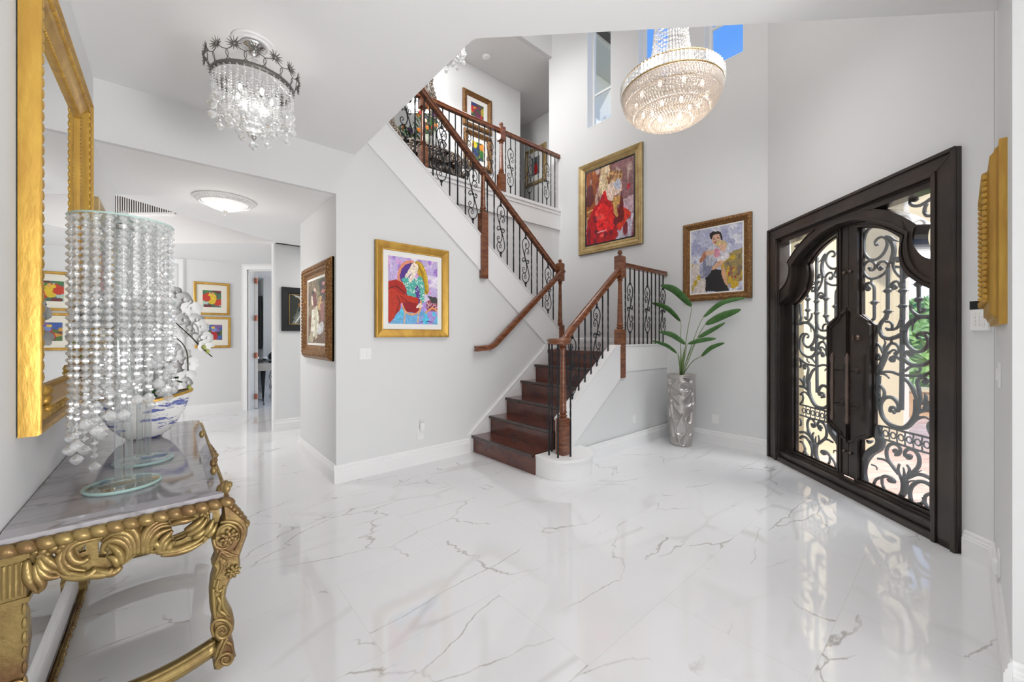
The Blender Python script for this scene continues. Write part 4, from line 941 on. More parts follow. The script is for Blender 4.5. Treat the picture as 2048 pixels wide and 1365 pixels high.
# B: red dress with guitar
cB=lambda x,y:((x-50)/558,(y-385+215*(x-50)/558)/(820+115*(x-50)/558))
B=lambda *L:[cB(x,y) for x,y in L]
shB=[('bg',(126,84,70)),('poly',[(0,0),(.45,0),(.42,1),(0,1)],(150,78,36)),('patch',3,.6,2,.5,(186,120,58)),('patch',4,.7,12,.6,(96,24,18)),('poly',[(.55,0),(1,0),(1,.6),(.6,.6)],(140,98,100)),('patch',3,1.2,14,.62,(190,160,150)),
 ('poly',B((230,300),(300,290),(320,560),(260,640),(230,600)),(196,170,130)),('pp',3,1,21,.5,B((200,320),(330,290),(340,600),(220,640)),(226,206,170)),
 ('poly',[(0,.75),(.3,.72),(1,.66),(1,1),(0,1)],(196,186,200)),('pp',2,2,9,.5,[(0,.6),(1,.6),(1,1),(0,1)],(120,40,50)),('poly',[(.78,.5),(1,.48),(1,.7),(.8,.72)],(190,160,170)),
 ('curve',B((60,560),(120,520),(150,640),(120,740),(60,760)),(86,18,14)),('line',B((60,830),(150,790)),.012,(206,160,90)),('line',B((60,900),(160,860)),.010,(206,160,90)),
 ('curve',B((120,800),(200,720),(250,640),(285,570),(310,650),(360,720),(400,860),(400,960),(440,1080),(360,1170),(200,1180),(70,1190),(60,1000)),(176,20,28)),
 ('curve',B((180,800),(260,720),(340,780),(390,900),(380,1020),(260,1050),(180,1000)),(222,34,36)),('curve',B((262,640),(285,575),(305,650),(300,700)),(206,22,24)),
 ('pp',2.4,2.4,17,.58,B((60,880),(420,860),(430,1170),(70,1190)),(110,22,40)),('pp',3,2,19,.66,B((100,760),(400,760),(400,1100),(100,1100)),(240,80,70)),
 ('curve',B((480,780),(540,790),(575,860),(520,960),(450,1040),(430,980),(500,900)),(212,54,30)),
 ('curve',B((300,560),(330,480),(360,440),(450,440),(480,520),(440,600),(390,640),(380,690),(330,690),(300,620)),(226,200,182)),('curve',B((395,470),(440,440),(470,480),(450,560),(400,540)),(184,190,204)),('line',B((330,520),(380,620),(470,560)),.016,(236,206,190)),
 ('curve',B((320,420),(350,350),(420,340),(475,350),(480,430),(430,430),(370,420),(340,500),(315,490)),(130,88,54)),('dots',B((320,420),(350,350),(475,350),(480,430),(350,480)),5,70,.014,(196,150,100)),
 ('curve',B((385,670),(440,640),(470,680),(430,760),(435,860),(405,880),(385,780)),(206,156,90)),('curve',B((455,640),(480,640),(490,760),(500,900),(440,960),(420,930),(450,800)),(110,24,22)),('line',B((475,590),(480,700)),.01,(90,40,30)),
 ('line',B((190,1060),(260,1040),(300,1030)),.006,(236,200,200)),('ell',.89,.36,.035,.035,0,(196,40,60))]
def wallpic(X,xl,ytl,ybl,xr,ytr,ybr,dep):
    Xf=X-dep; a=atX(xl,ytl,Xf); b_=atX(xr,ytr,Xf); c_=atX(xl,ybl,Xf); d_=atX(xr,ybr,Xf); zt=(a.z+b_.z)/2; zb=(c_.z+d_.z)/2
    return (X,a.y,zt),a.y-b_.y,zt-zb
O,w,h=wallpic(XW,1157,333,510,1284,285,489,.04)
picture('light gold framed painting of a red dressed figure high on the window wall',O,-Y_,V_,-X_,w,h,[(0,0),(0,.04),(.01,.05),(.03,.046),(.036,.052),(.06,.045),(.085,.03),(.09,.034),(.12,.024),(.125,.02)],M_gold4,paint(90,130,shB,jit=.03,cn=.18,seed=5),cz=.018,inner=(.022,M_black),beads=[(.104,.03,.012,.05,(1.5,.6,.4))])
# C: mother and child in a field
cC=lambda x,y:((x-935)/412,(y-745+75*(x-935)/412)/(500+30*(x-935)/412))
Cc=lambda *L:[cC(x,y) for x,y in L]
shC=[('bg',(178,180,202)),('patch',1,1.4,3,.5,(206,206,216)),('patch',2,2,7,.64,(158,160,190)),
 ('poly',Cc((940,1000),(1010,1000),(1000,1100),(1060,1130),(1060,1245),(940,1245)),(206,196,190)),('pp',2,2,5,.4,Cc((940,1000),(1060,1000),(1060,1200),(940,1220)),(190,160,58)),
 ('poly',Cc((1180,940),(1345,870),(1350,1130),(1300,1150),(1200,1160)),(150,132,84)),('pp',2.4,2,6,.45,Cc((1180,960),(1345,900),(1350,1200),(1190,1180)),(196,160,50)),('pp',3,2,16,.6,Cc((1180,940),(1345,870),(1350,1100),(1190,1100)),(120,104,90)),('dots',Cc((1240,1020),(1340,1000),(1340,1120),(1240,1140)),3,14,.012,(170,50,40)),
 ('poly',Cc((1060,1110),(1100,1040),(1190,1050),(1200,1120),(1245,1200),(1240,1222),(1060,1222)),(36,34,36)),
 ('curve',Cc((1010,1110),(1030,1000),(1060,940),(1120,930),(1150,980),(1120,1040),(1060,1110)),(126,128,150)),('pp',3,3,9,.5,Cc((1010,1110),(1030,1000),(1060,940),(1120,930),(1150,980),(1120,1040),(1060,1110)),(176,178,190)),
 ('curve',Cc((1060,900),(1090,870),(1130,860),(1180,880),(1240,880),(1245,930),(1200,960),(1130,960),(1080,940)),(196,192,200)),('curve',Cc((1000,980),(1040,910),(1070,900),(1060,940),(1020,990)),(176,116,90)),
 ('curve',Cc((1110,790),(1125,760),(1160,755),(1180,790),(1175,830),(1150,850),(1125,840)),(206,164,140)),('curve',Cc((1098,800),(1095,760),(1130,738),(1175,745),(1195,780),(1192,810),(1178,790),(1160,765),(1125,768),(1112,800)),(44,34,34)),
 ('ell',cC(1128,800)[0],cC(1128,800)[1],.012,.008,0,(50,30,30)),('ell',cC(1158,794)[0],cC(1158,794)[1],.012,.008,0,(50,30,30)),('line',Cc((1132,828),(1152,826)),.006,(150,60,50)),
 ('curve',Cc((1145,850),(1160,815),(1200,808),(1228,835),(1222,870),(1190,880)),(206,180,130)),('curve',Cc((1165,860),(1180,845),(1215,850),(1215,890),(1185,900)),(222,176,150)),
 ('curve',Cc((1130,880),(1165,880),(1175,920),(1150,950),(1125,930)),(206,140,160)),('curve',Cc((1150,960),(1200,930),(1240,910),(1245,950),(1200,980),(1160,980)),(222,218,220)),
 ('curve',Cc((1055,920),(1090,890),(1135,900),(1130,920),(1085,935)),(216,176,150)),('curve',Cc((1110,1040),(1160,980),(1200,975),(1190,1010),(1130,1050)),(212,168,134)),('curve',Cc((1185,1050),(1215,1040),(1225,1120),(1245,1170),(1225,1172),(1200,1120)),(206,160,126))]
O,w,h=wallpic(XW,1366,452,604,1503,422,596,.035)
picture('brown framed painting of a woman holding a child, above the tall plant',O,-Y_,V_,-X_,w,h,[(0,0),(0,.035),(.012,.045),(.03,.05),(.045,.045),(.06,.03),(.07,.028),(.085,.022),(.088,.018)],M_gold3,paint(100,125,shC,jit=.02,cn=.12,seed=8),cz=.017,inner=(.014,M_linen),beads=[(.03,.046,.011,.022,(1,.9,.7),.5),(.068,.03,.0065,.014)])
# D: hallway painting, tall
shD=[('bg',(106,92,74)),('patch',2,1.4,3,.55,(140,124,96)),('poly',[(.55,0),(.8,0),(.78,.35),(.6,.35)],(88,96,62)),('poly',[(.6,.05),(1,0),(1,.3),(.75,.4)],(58,46,52)),('ell',.85,.1,.1,.03,0,(190,130,120)),('ell',.83,.22,.12,.025,0,(196,110,100)),
 ('poly',[(0,.55),(1,.45),(1,1),(0,1)],(110,78,50)),('ell',.3,.19,.09,.035,0,(40,30,30)),('ell',.38,.16,.06,.03,20,(214,180,160)),('poly',[(.2,.22),(.45,.22),(.5,.45),(.25,.5)],(110,56,60)),('poly',[(.18,.24),(.24,.23),(.28,.4),(.2,.4)],(226,214,200)),
 ('poly',[(.2,.47),(.5,.42),(.6,.6),(.55,.85),(.3,.9),(.15,.8)],(226,222,206)),('poly',[(.33,.45),(.5,.44),(.52,.9),(.4,.95)],(196,194,172)),('curve',[(.55,.3),(.75,.29),(.8,.4),(.7,.5),(.55,.45)],(196,160,110)),('ell',.78,.34,.07,.03,0,(90,54,40)),
 ('poly',[(.68,.4),(.85,.38),(.86,.66),(.7,.68)],(150,96,96)),('curve',[(.6,.72),(.8,.66),(.85,.78),(.7,.86),(.55,.84)],(206,206,210)),('curve',[(.05,.9),(.2,.8),(.3,.9),(.25,.98),(.05,.98)],(176,170,140)),('patch',3,3,19,.72,(160,140,110))]
a=atX(603,540,1.11); b_=atX(657,510,1.11); c_=atX(606,711,1.11); d_=atX(657,729,1.11)
picture('tall carved gold framed painting of two pale figures, on the hallway side wall',(1.16,a.y,(a.z+b_.z)/2),-Y_,V_,-X_,a.y-b_.y,(a.z+b_.z-c_.z-d_.z)/2,[(0,0),(0,.02),(.01,.03),(.03,.055),(.09,.055),(.11,.03),(.14,.025),(.142,.02)],M_gold3,paint(60,110,shD,jit=.03,cn=.14,seed=11),cz=.019,inner=(.022,M_linen),beads=[(.055,.055,.022,.036,(1,.9,.55),.6),(.03,.04,.012,.026)])
# E,F: matted prints, G: dark framed picture
def abstract(nx,ny,base,cols,seed,jit=.08):
    sh=[('bg',base)]; rs=random.Random(seed)
    for i in range(26):
        c_=cols[rs.randrange(len(cols))]; cx,cy=rs.random(),rs.random(); n=rs.choice((3,4,5)); r_=.10+.22*rs.random(); a0=rs.random()*6
        sh.append(('curve',[(cx+r_*math.cos(a0+k*6.28/n),cy+r_*math.sin(a0+k*6.28/n)*.8) for k in range(n)],c_))
    return sh
sE=abstract(0,0,(80,110,90),[(196,60,40),(226,190,40),(60,120,150),(70,130,70),(110,50,50),(170,200,190)],4)+[('curve',[(.35,.25),(.6,.2),(.75,.45),(.6,.8),(.3,.75),(.45,.5)],(222,190,50)),('ell',.55,.22,.08,.1,0,(226,170,90))]
sF=abstract(0,0,(90,60,60),[(170,40,40),(60,90,160),(80,110,60),(200,150,60),(120,90,150),(50,60,60)],9)+[('curve',[(.4,.5),(.65,.45),(.75,.9),(.4,.95)],(176,30,40)),('curve',[(.45,.2),(.7,.25),(.65,.45),(.45,.45)],(120,140,190)),('ell',.5,.18,.1,.07,0,(226,190,80))]
pp=[(0,0),(0,.025),(.008,.03),(.03,.028),(.036,.018),(.04,.012)]
picture('upper of two gold framed matted prints, yellow and green, beyond the hallway',(.30,8.75,2.312),X_,V_,-Y_,.51,.575,pp,M_gold,paint(44,40,sE,jit=.05,seed=3),matw=(.085,.10),matm=M_mat,cz=.01,name='framed_print',cat='print',group=None)
picture('lower of two gold framed matted prints, red and blue, beyond the hallway',(.315,8.75,1.705),X_,V_,-Y_,.51,.55,pp,M_gold,paint(44,40,sF,jit=.05,seed=4),matw=(.085,.10),matm=M_mat,cz=.01,name='framed_print',cat='print')
sG=[('bg',(40,44,36)),('poly',[(.3,.1),(1,.1),(1,.5),(.5,.5)],(176,146,60)),('line',[(.2,.05),(.5,.14),(1,.1)],.02,(190,190,180)),('line',[(.1,.0),(.5,.08),(1,.03)],.012,(200,200,190)),('curve',[(.3,.3),(.45,.22),(.6,.3),(.5,.42),(.35,.4)],(150,96,50)),('ell',.42,.23,.06,.05,0,(206,180,140)),
 ('curve',[(.1,.95),(.3,.6),(.45,.5),(.7,.55),(.95,.8),(.95,1),(.1,1)],(120,122,116)),('line',[(.2,.95),(.4,.65),(.5,.55)],.018,(226,226,220)),('line',[(.5,.55),(.6,.75),(.55,.98)],.016,(226,226,220)),('line',[(.3,.98),(.45,.7)],.014,(40,40,38)),('line',[(.65,.95),(.7,.7),(.6,.58)],.016,(30,30,28)),('line',[(.8,.98),(.85,.75),(.7,.6)],.014,(220,220,210)),('line',[(.3,.4),(.25,.6),(.12,.8)],.02,(90,96,80))]
picture('black framed picture of a gold and white robed figure, at the far hallway corner',(1.205,6.45,2.075),X_,V_,-Y_,.60,.635,[(0,0),(0,.03),(.01,.036),(.08,.03),(.085,.02),(.095,.02),(.097,.014)],M_black,paint(50,60,sG,jit=.03,seed=6),cz=.012,inner=(.006,M_gold),name='framed_picture',cat='picture')
# gallery prints
gp2=[(0,0),(0,.03),(.015,.05),(.05,.05),(.07,.03),(.09,.02),(.095,.012)]
sH=abstract(0,0,(60,60,70),[(200,50,60),(70,90,60),(60,70,120),(190,170,60),(120,60,90)],14); sI=abstract(0,0,(70,90,70),[(220,200,60),(60,120,60),(200,90,80),(60,70,120),(230,150,60)],21)
picture('upper gold framed matted print on the gallery wall',(4.02,6.0,5.90),X_,V_,-Y_,.66,.67,gp2,M_gold3,paint(36,44,sH,jit=.06,seed=7),matw=(.09,.08),matm=M_linen,cz=.01,beads=[(.032,.052,.016,.032,(1,.8,.5),.5)],name='framed_print',cat='print')
picture('lower gold framed matted print on the gallery wall',(4.04,6.0,5.18),X_,V_,-Y_,.64,.68,gp2,M_gold3,paint(36,44,sI,jit=.06,seed=9),matw=(.09,.08),matm=M_linen,cz=.01,beads=[(.032,.052,.016,.032,(1,.8,.5),.5)],name='framed_print',cat='print')
sJ=[('bg',(110,112,110)),('patch',2,2,5,.5,(80,84,86)),('curve',[(.4,.4),(.6,.35),(.75,.7),(.6,.95),(.3,.9)],(176,30,34)),('ell',.5,.28,.1,.12,0,(60,60,60))]
picture('gold framed matted print with a red figure in the dim upstairs corridor',(6.4,6.85,5.74),-Y_,V_,-X_,.68,.86,gp2[:-1],M_gold4,paint(30,40,sJ,jit=.05,seed=10),matw=(.12,.13),matm=M_linen,cz=.012,name='framed_print',cat='print')
# ================= WALL FITTINGS =================
def plate(name,label,cat,O,U,V,N,w,h,extra=None,m=None):
    t=thing(name,label,cat,loc=tuple(Vector(O)+U*w/2+V*h/2))
    O=Vector(O); MB().prism([O,O+U*w,O+U*w+V*h,O+V*h],N*.006).build('cover_plate',m or M_white,t,bevel=.002)
    if extra: extra(t,O)
    return t
a=atY(718,697,YW); b_=atY(742,719,YW)
def rock(n):
    def f(t,O,w=b_.x-a.x,h=a.z-b_.z):
        for k in range(n):
            x=w*(k+.5)/n; MB().prism([O+X_*(x-.016)+V_*h*.22-Y_*.006,O+X_*(x+.016)+V_*h*.22-Y_*.006,O+X_*(x+.016)+V_*h*.78-Y_*.006,O+X_*(x-.016)+V_*h*.78-Y_*.006],-Y_*.004).build('rocker',M_trim,t,bevel=.001)
    return f
plate('light_switch','white double rocker light switch below the painting of the long haired woman','switch',(a.x,YW,a.z),X_,V_,-Y_,b_.x-a.x,a.z-b_.z,rock(2))
a2=atY(836,855,YW)
def sock(U,N):
    def f(t,O):
        for dz in (.03,.08):
            c_=O+U*.037+V_*dz+N*.006; MB().prism([c_-U*.014-V_*.014,c_+U*.014-V_*.014,c_+U*.014+V_*.014,c_-U*.014+V_*.014],N*.002).build('socket',M_trim,t,bevel=.001)
            MB().box(*[tuple(c_+N*.0022+U*sx*.006-V_*.004-N*.0002) if k==0 else tuple(c_+N*.003+U*(sx*.006+.0015)+V_*.004) for k,sx in ((0,-1),(1,-1))]).build('slot',M_dark,t) if 0 else None
    return f
plate('wall_outlet','white wall outlet low on the stair wall with a night light plugged in','outlet',(a2.x-.01,YW,.375),X_,V_,-Y_,.075,.118,sock(X_,-Y_))
nl=thing('night_light','small white plug-in night light with two prongs up, on the stair wall outlet','night light',loc=(a2.x+.03,YW-.02,.36))
MB().box((a2.x+.014,YW-.04,.345),(a2.x+.062,YW-.008,.44)).build('body',M_white,nl,bevel=.006)
for dx in (.018,.056): MB().box((a2.x+dx,YW-.022,.44),(a2.x+dx+.004,YW-.012,.475)).build('prong',M_white,nl)
plate('wall_outlet','white outlet on the grey wall under the stair landing','outlet',(4.33,2.70,.385),X_,V_,-Y_,.07,.115,sock(X_,-Y_))
a3=atX(1424,828,XW)
plate('wall_outlet','white outlet on the window wall right of the silver floor vase','outlet',(XW,a3.y,.375),-Y_,V_,-X_,.085,.118,sock(-Y_,-X_))
k0=atP(1946,602,DA,DB); kt=thing('alarm_keypad','white alarm keypad with black screen between the front door and the gold frame','keypad',loc=tuple(k0))
q=lambda s,z,d=0:k0+DU*s+Vector((0,0,z))-DN*d
MB().prism([q(0,0),q(.10,0),q(.10,-.185),q(0,-.185)],-DN*.022).build('body',M_white,kt,bevel=.006)
MB().prism([q(.004,-.004,.022),q(.096,-.004,.022),q(.096,-.055,.022),q(.004,-.055,.022)],-DN*.002).build('screen',M_black,kt)
for i in range(4):
    for j in range(3): MB().prism([q(.018+j*.024,-.075-i*.022,.022),q(.034+j*.024,-.075-i*.022,.022),q(.034+j*.024,-.088-i*.022,.022),q(.018+j*.024,-.088-i*.022,.022)],-DN*.003).build('key',M_linen,kt)
t=thing('light_switch','white light switch on the right wall below the gold mirror','switch',loc=(3.05,-.12,1.2)); MB().box((3.0,-.12,1.12),(3.10,-.112,1.24)).build('cover_plate',M_white,t,bevel=.002); MB().box((3.03,-.112,1.15),(3.07,-.106,1.21)).build('rocker',M_white,t,bevel=.002)
t=thing('wall_outlet','white outlet just above the right wall baseboard','outlet',loc=(3.1,-.12,.25)); MB().box((3.04,-.12,.19),(3.12,-.112,.31)).build('cover_plate',M_white,t,bevel=.002); MB().box((3.05,-.113,.2),(3.11,-.095,.26)).build('plug',M_white,t,bevel=.004)
t=thing('light_switch','narrow white switch on the white corner trim at the hallway end','switch',loc=(1.105,6.5,1.27)); MB().box((1.099,6.47,1.2),(1.105,6.54,1.34)).build('cover_plate',M_white,t,bevel=.001); MB().box((1.095,6.49,1.24),(1.099,6.52,1.30)).build('rocker',M_trim,t)
sd=thing('smoke_detector','round white smoke detector on the upstairs gallery ceiling','smoke detector',loc=(4.29,5.63,6.4))
MB().lathe((4.29,5.63,6.345),[(.0,0),(.035,.002),(.045,.012),(.062,.016),(.07,.03),(.07,.055)],20).build('body',M_white,sd,smooth=False); MB().lathe((4.29,5.63,6.335),[(.0,0),(.02,.001),(.022,.012)],12).build('vent_cap',M_trim,sd)
# ================= CONSOLE TABLE =================
TBX0,TBX1,TBY0,TBY1,TBZ=-.386,.155,1.872,3.60,.775
tab=thing('console_table','carved gilt console table with grey marble top against the left wall','table',loc=(-.1,2.7,0))
mb=MB(); c=.022
vs=[(TBX0,TBY0,TBZ-.028),(TBX1,TBY0,TBZ-.028),(TBX1,TBY1,TBZ-.028),(TBX0,TBY1,TBZ-.028),(TBX0,TBY0,TBZ-.012),(TBX1,TBY0,TBZ-.012),(TBX1,TBY1,TBZ-.012),(TBX0,TBY1,TBZ-.012),(TBX0,TBY0+c*2,TBZ),(TBX1-c*2,TBY0+c*2,TBZ),(TBX1-c*2,TBY1-c*2,TBZ),(TBX0,TBY1-c*2,TBZ)]
mb.add(vs,[(3,2,1,0),(0,1,5,4),(1,2,6,5),(2,3,7,6),(3,0,4,7),(4,5,9,8),(5,6,10,9),(6,7,11,10),(7,4,8,11),(8,9,10,11)]); mb.build('marble_top',M_top,tab)
zg=TBZ-.048
mb=MB(); mb.box((TBX0,TBY0-.004,zg-.016),(TBX1+.008,TBY1+.004,zg+.019))
n=15
for i in range(n):
    x=TBX0+.02+(TBX1-TBX0-.01)*i/(n-1)
    mb.ell((x,TBY0-.010,zg+.002),(.028,.019,.019),8,6,axis=Matrix.Rotation(R(28),3,'Y'))
m_=58
for i in range(m_): mb.ell((TBX1+.012,TBY0+.01+(TBY1-TBY0-.02)*i/(m_-1),zg+.004),(.010,.018,.017),6,5,axis=Matrix.Rotation(R(-35),3,'X'))
mb.build('gadroon_border',M_gold2,tab,smooth=True)
def tp(x,y,Y=1.895): p=atY(x/4.6545,1000+y/4.6545,Y); return (p.x,Y,p.z)
def strands(mb,LL,r0,Y=1.895,fn=tp,sub=4,taper=.35):
    for q in LL:
        P=[fn(x,y,Y) for x,y in q]; P=[tuple(p) for p in crom(P,sub)]; m=len(P)
        mb.tube(P,[r0*(taper+(1-taper)*math.sin(PI*min(1,.12+.95*i/(m-1)))) for i in range(m)],6,flat=((0,1,0),1.15))
LL=[[(1285,500),(1288,390),(1250,290),(1160,255),(1050,285),(960,345)],[(1250,510),(1245,400),(1190,320),(1100,300),(1010,340),(950,400)],[(1210,540),(1210,420),(1160,350),(1080,335),(1010,365)],[(1180,560),(1190,450),(1130,390),(1050,370),(985,400),(955,470),(990,500)],[(1140,600),(1120,500),(1060,440),(1000,420)],[(1100,620),(1070,550),(1000,530)],
 [(1130,620),(1050,680),(950,670),(860,640)],[(1060,640),(980,690),(860,700),(720,700),(600,660)],[(830,540),(760,580),(680,560),(640,480),(680,420),(760,390),(860,370),(960,350)],[(860,330),(760,350),(660,400),(600,480),(600,570),(680,640),(800,660)],[(620,430),(560,520),(560,600),(620,680),(720,710)],[(900,640),(840,690),(760,720),(620,720),(520,680)],
 [(380,500),(450,560),(540,620),(600,640)],[(360,540),(400,620),(480,660),(570,680)],[(350,580),(380,670),(470,720),(580,710)],[(330,420),(420,400),(520,380),(640,380),(720,350)],[(450,470),(520,440),(600,420)],[(300,440),(380,440),(450,430)],[(250,560),(260,700),(300,800),(350,860)],[(330,600),(340,700),(400,800),(350,870)],
 [(1335,500),(1330,390),(1365,280),(1450,210),(1560,185)],[(1380,500),(1370,400),(1410,310),(1490,250),(1580,240)],[(1350,480),(1350,390),(1390,300),(1470,230),(1570,215)],[(1400,430),(1440,350),(1500,300),(1600,270)],[(1420,460),(1400,430),(1440,400),(1480,440),(1440,480),(1390,470)],[(1480,500),(1500,400),(1560,330),(1610,290)],[(1520,480),(1540,400),(1600,350)],[(1580,490),(1580,420),(1640,390)],
 [(1460,490),(1560,480),(1650,470),(1750,430),(1850,380),(1920,320)],[(1500,510),(1640,490),(1780,450),(1900,390)],[(1580,180),(1680,150),(1780,130),(1860,110)],[(1600,230),(1680,200),(1760,190),(1820,170)],[(1720,290),(1780,260),(1860,200),(1900,160)],[(1740,330),(1820,290),(1890,230),(1930,170)],[(1790,360),(1860,320),(1930,260)],[(1900,330),(1950,260),(1990,180)],[(1930,350),(1980,290),(2020,220)]]
mb=MB(); strands(mb,LL,.0135)
mb.prism([tp(1290,240),tp(1330,230),tp(1345,510),tp(1275,520)],(0,.02,0))
mb.build('apron_scroll_strands',M_gold2,tab,smooth=True); mb=MB()
AO_=[(250,470),(700,330),(1330,200),(2030,60),(2050,150),(2000,330),(1900,400),(1750,450),(1600,500),(1500,510),(1340,505),(1270,515),(1180,590),(1080,650),(960,700),(800,725),(620,735),(520,730),(420,760),(380,850),(320,880),(240,740)]
AH=[[(450,560),(500,500),(540,540),(520,590)],[(720,480),(800,415),(800,480),(740,500)],[(915,400),(960,380),(1000,440),(950,480),(1020,480),(980,540),(915,540)],[(1600,230),(1690,235),(1760,170),(1800,215),(1720,280),(1780,320),(1700,370),(1620,400),(1600,300)],[(1945,130),(1985,120),(1980,200),(1950,190)]]
pl_=[[Vector((x,-y,0)) for x,y in q] for q in [AO_]+AH]; tri=mg.tessellate_polygon(pl_); fl=[p for q in [AO_]+AH for p in q]; n_=len(fl)
vs=[tp(x,y,1.905) for x,y in fl]; vs2=[(a,1.921,c_) for a,b2,c_ in vs]; fs=[tuple(t) for t in tri]+[tuple(i+n_ for i in t[::-1]) for t in tri]; o_=0
for q in [AO_]+AH:
    for i in range(len(q)): j=(i+1)%len(q); fs.append((o_+i,o_+j,n_+o_+j,n_+o_+i))
    o_+=len(q)
mb.add(vs+vs2,fs); mb.build('pierced_panel',M_gold2,tab); mb=MB()
for (x,y) in ((580,430),(1905,100),(400,480)):
    c0=Vector(tp(x,y,1.885)); mb.ell(c0,(.012,.010,.012),8,5)
    for k in range(6): a=k*PI/3; mb.ell(c0+Vector((.016*math.cos(a),.004,.016*math.sin(a))),(.011,.006,.008),6,4,axis=Matrix.Rotation(-a,3,'Y'))
ap=mb.build('carved_rosettes',M_gold2,tab,smooth=True)
mb=MB(); P0=[tp(0,500,1.90),tp(700,360,1.90),tp(1330,215,1.90),tp(2080,60,1.90)]
mb.box((TBX0,1.895,.700),(TBX1-.01,1.925,.712)); mb.build('apron_rail',M_gold2,tab)
# long front apron, seen edge on, with carved knobs
mb=MB(); mb.box((.085,1.95,.60),(.118,3.52,.712))
for px_,py_ in ((415,860),(440,915),(441,930),(462,960),(470,962),(455,966)):
    p=atX(px_,py_,.15+.0005*(px_-415)); mb.ell((p.x-.016,p.y,p.z-.01),(.009,.014,.012),8,6); mb.ell((p.x-.024,p.y,p.z-.02),(.012,.02,.02),8,6)
mb.build('front_apron',M_gold2,tab,smooth=True)
MB().box((-.386,3.50,.60),(.118,3.53,.712)).build('far_apron',M_gold2,tab)
# cabriole legs (outline traced in the plane of the table end)
LO=[(268,95),(330,120),(380,160),(432,205),(448,262),(440,325),(415,392),(388,470),(392,525),(380,590),(320,640),(296,700),(286,770),(310,830),(342,885),(351,940),(346,990),(322,1040),(345,1085),(352,1150),(362,1182),(330,1205),(292,1245),(240,1282),(206,1276),(198,1240),(215,1200),(190,1180),(196,1120),(240,1085),(205,1050),(186,1000),(194,930),(178,850),(173,740),(184,640),(206,565),(188,530),(214,470),(200,420),(188,370),(204,310),(238,260),(268,200)]
def lp(x,y,Y=1.90): p=atY(370+x/3.547,980+y/3.547,Y); return (p.x,Y,max(p.z,.004))
leg_t=[]
def make_leg():
    mb=MB(); O=[lp(x,y) for x,y in LO]; cen=Vector((0,0,0))
    n=len(O); ins=[]
    P=[Vector(p) for p in O]
    for i in range(n):
        e_a=(P[i]-P[i-1]).normalized(); e_b=(P[(i+1)%n]-P[i]).normalized(); t=(e_a+e_b); t=t.normalized() if t.length>1e-4 else e_a
        nn=Vector((-t.z,0,t.x)); ins.append(P[i]+nn*.009)
    # pick the inward side
    area=sum(P[i].x*P[(i+1)%n].z-P[(i+1)%n].x*P[i].z for i in range(n))
    if area<0: ins=[P[i]*2-ins[i] for i in range(n)]
    vs=[p+Vector((0,-.012,0)) for p in ins]+P+[p+Vector((0,.05,0)) for p in P]+[p+Vector((0,.062,0)) for p in ins]
    fs=[tuple(range(n))[::-1],tuple(range(3*n,4*n))]
    for q in range(3):
        for i in range(n): j=(i+1)%n; fs.append((q*n+i,q*n+j,(q+1)*n+j,(q+1)*n+i))
    mb.add(vs,fs); return mb.build('leg',M_gold2,tab,auto=50)
def deco_leg(leg):
    mb=MB(); f=lambda x,y,Y=1.885: lp(x,y,Y)
    S=[[(250,235),(300,225),(370,240),(405,290),(395,360),(350,430)],[(225,330),(250,270),(310,245),(370,280),(385,340)],[(205,350),(215,400),(260,420),(300,410)],[(245,430),(290,440),(330,460),(380,470)],[(230,500),(260,440),(300,470),(350,465)],[(215,530),(250,480),(260,560),(215,640)],[(265,490),(300,535)],[(255,500),(290,545)],
       [(240,640),(225,700),(245,720),(280,690)],[(230,760),(250,800),(240,850),(270,870)],[(280,680),(265,740),(270,830),(320,900)],[(200,700),(205,800),(215,900),(240,930)],[(245,860),(290,890),(300,920)],
       [(205,1040),(190,980),(215,930),(280,925),(325,970),(310,1030),(260,1055),(225,1030),(230,985),(270,965),(295,995),(275,1020),(255,1005)],[(270,1060),(240,1120),(215,1200)],[(300,1050),(270,1110),(245,1180),(215,1240)],
       [(215,1250),(240,1190),(300,1160),(335,1190),(310,1235),(265,1230),(265,1195),(295,1190)],[(290,1080),(330,1100),(340,1150)]]
    strands(mb,S,.0075,Y=1.886,fn=f,sub=4,taper=.5)
    for (x,y,r_) in ((312,335,.028),(342,578,.022)):
        c0=Vector(f(x,y,1.884))
        for ring_,m in ((1,8),(.5,6)):
            for k in range(m): a=k*2*PI/m+ring_; mb.ell(c0+Vector((r_*ring_*.8*math.cos(a),-.004*(2-ring_),r_*ring_*.8*math.sin(a))),(r_*.45,.007,r_*.26),6,4,axis=Matrix.Rotation(-a,3,'Y'))
    for k in range(6): c0=Vector(f(320+22*k,110+26*k*(.7+.06*k),1.92)); mb.ell(c0,(.016,.03,.016),7,5)
    return mb.build('carving',M_gold2,leg,smooth=True)
l1=make_leg(); deco_leg(l1)
l2=copy_tree(l1,tab); l2.location.y+=1.22; l2.location.x-=.012
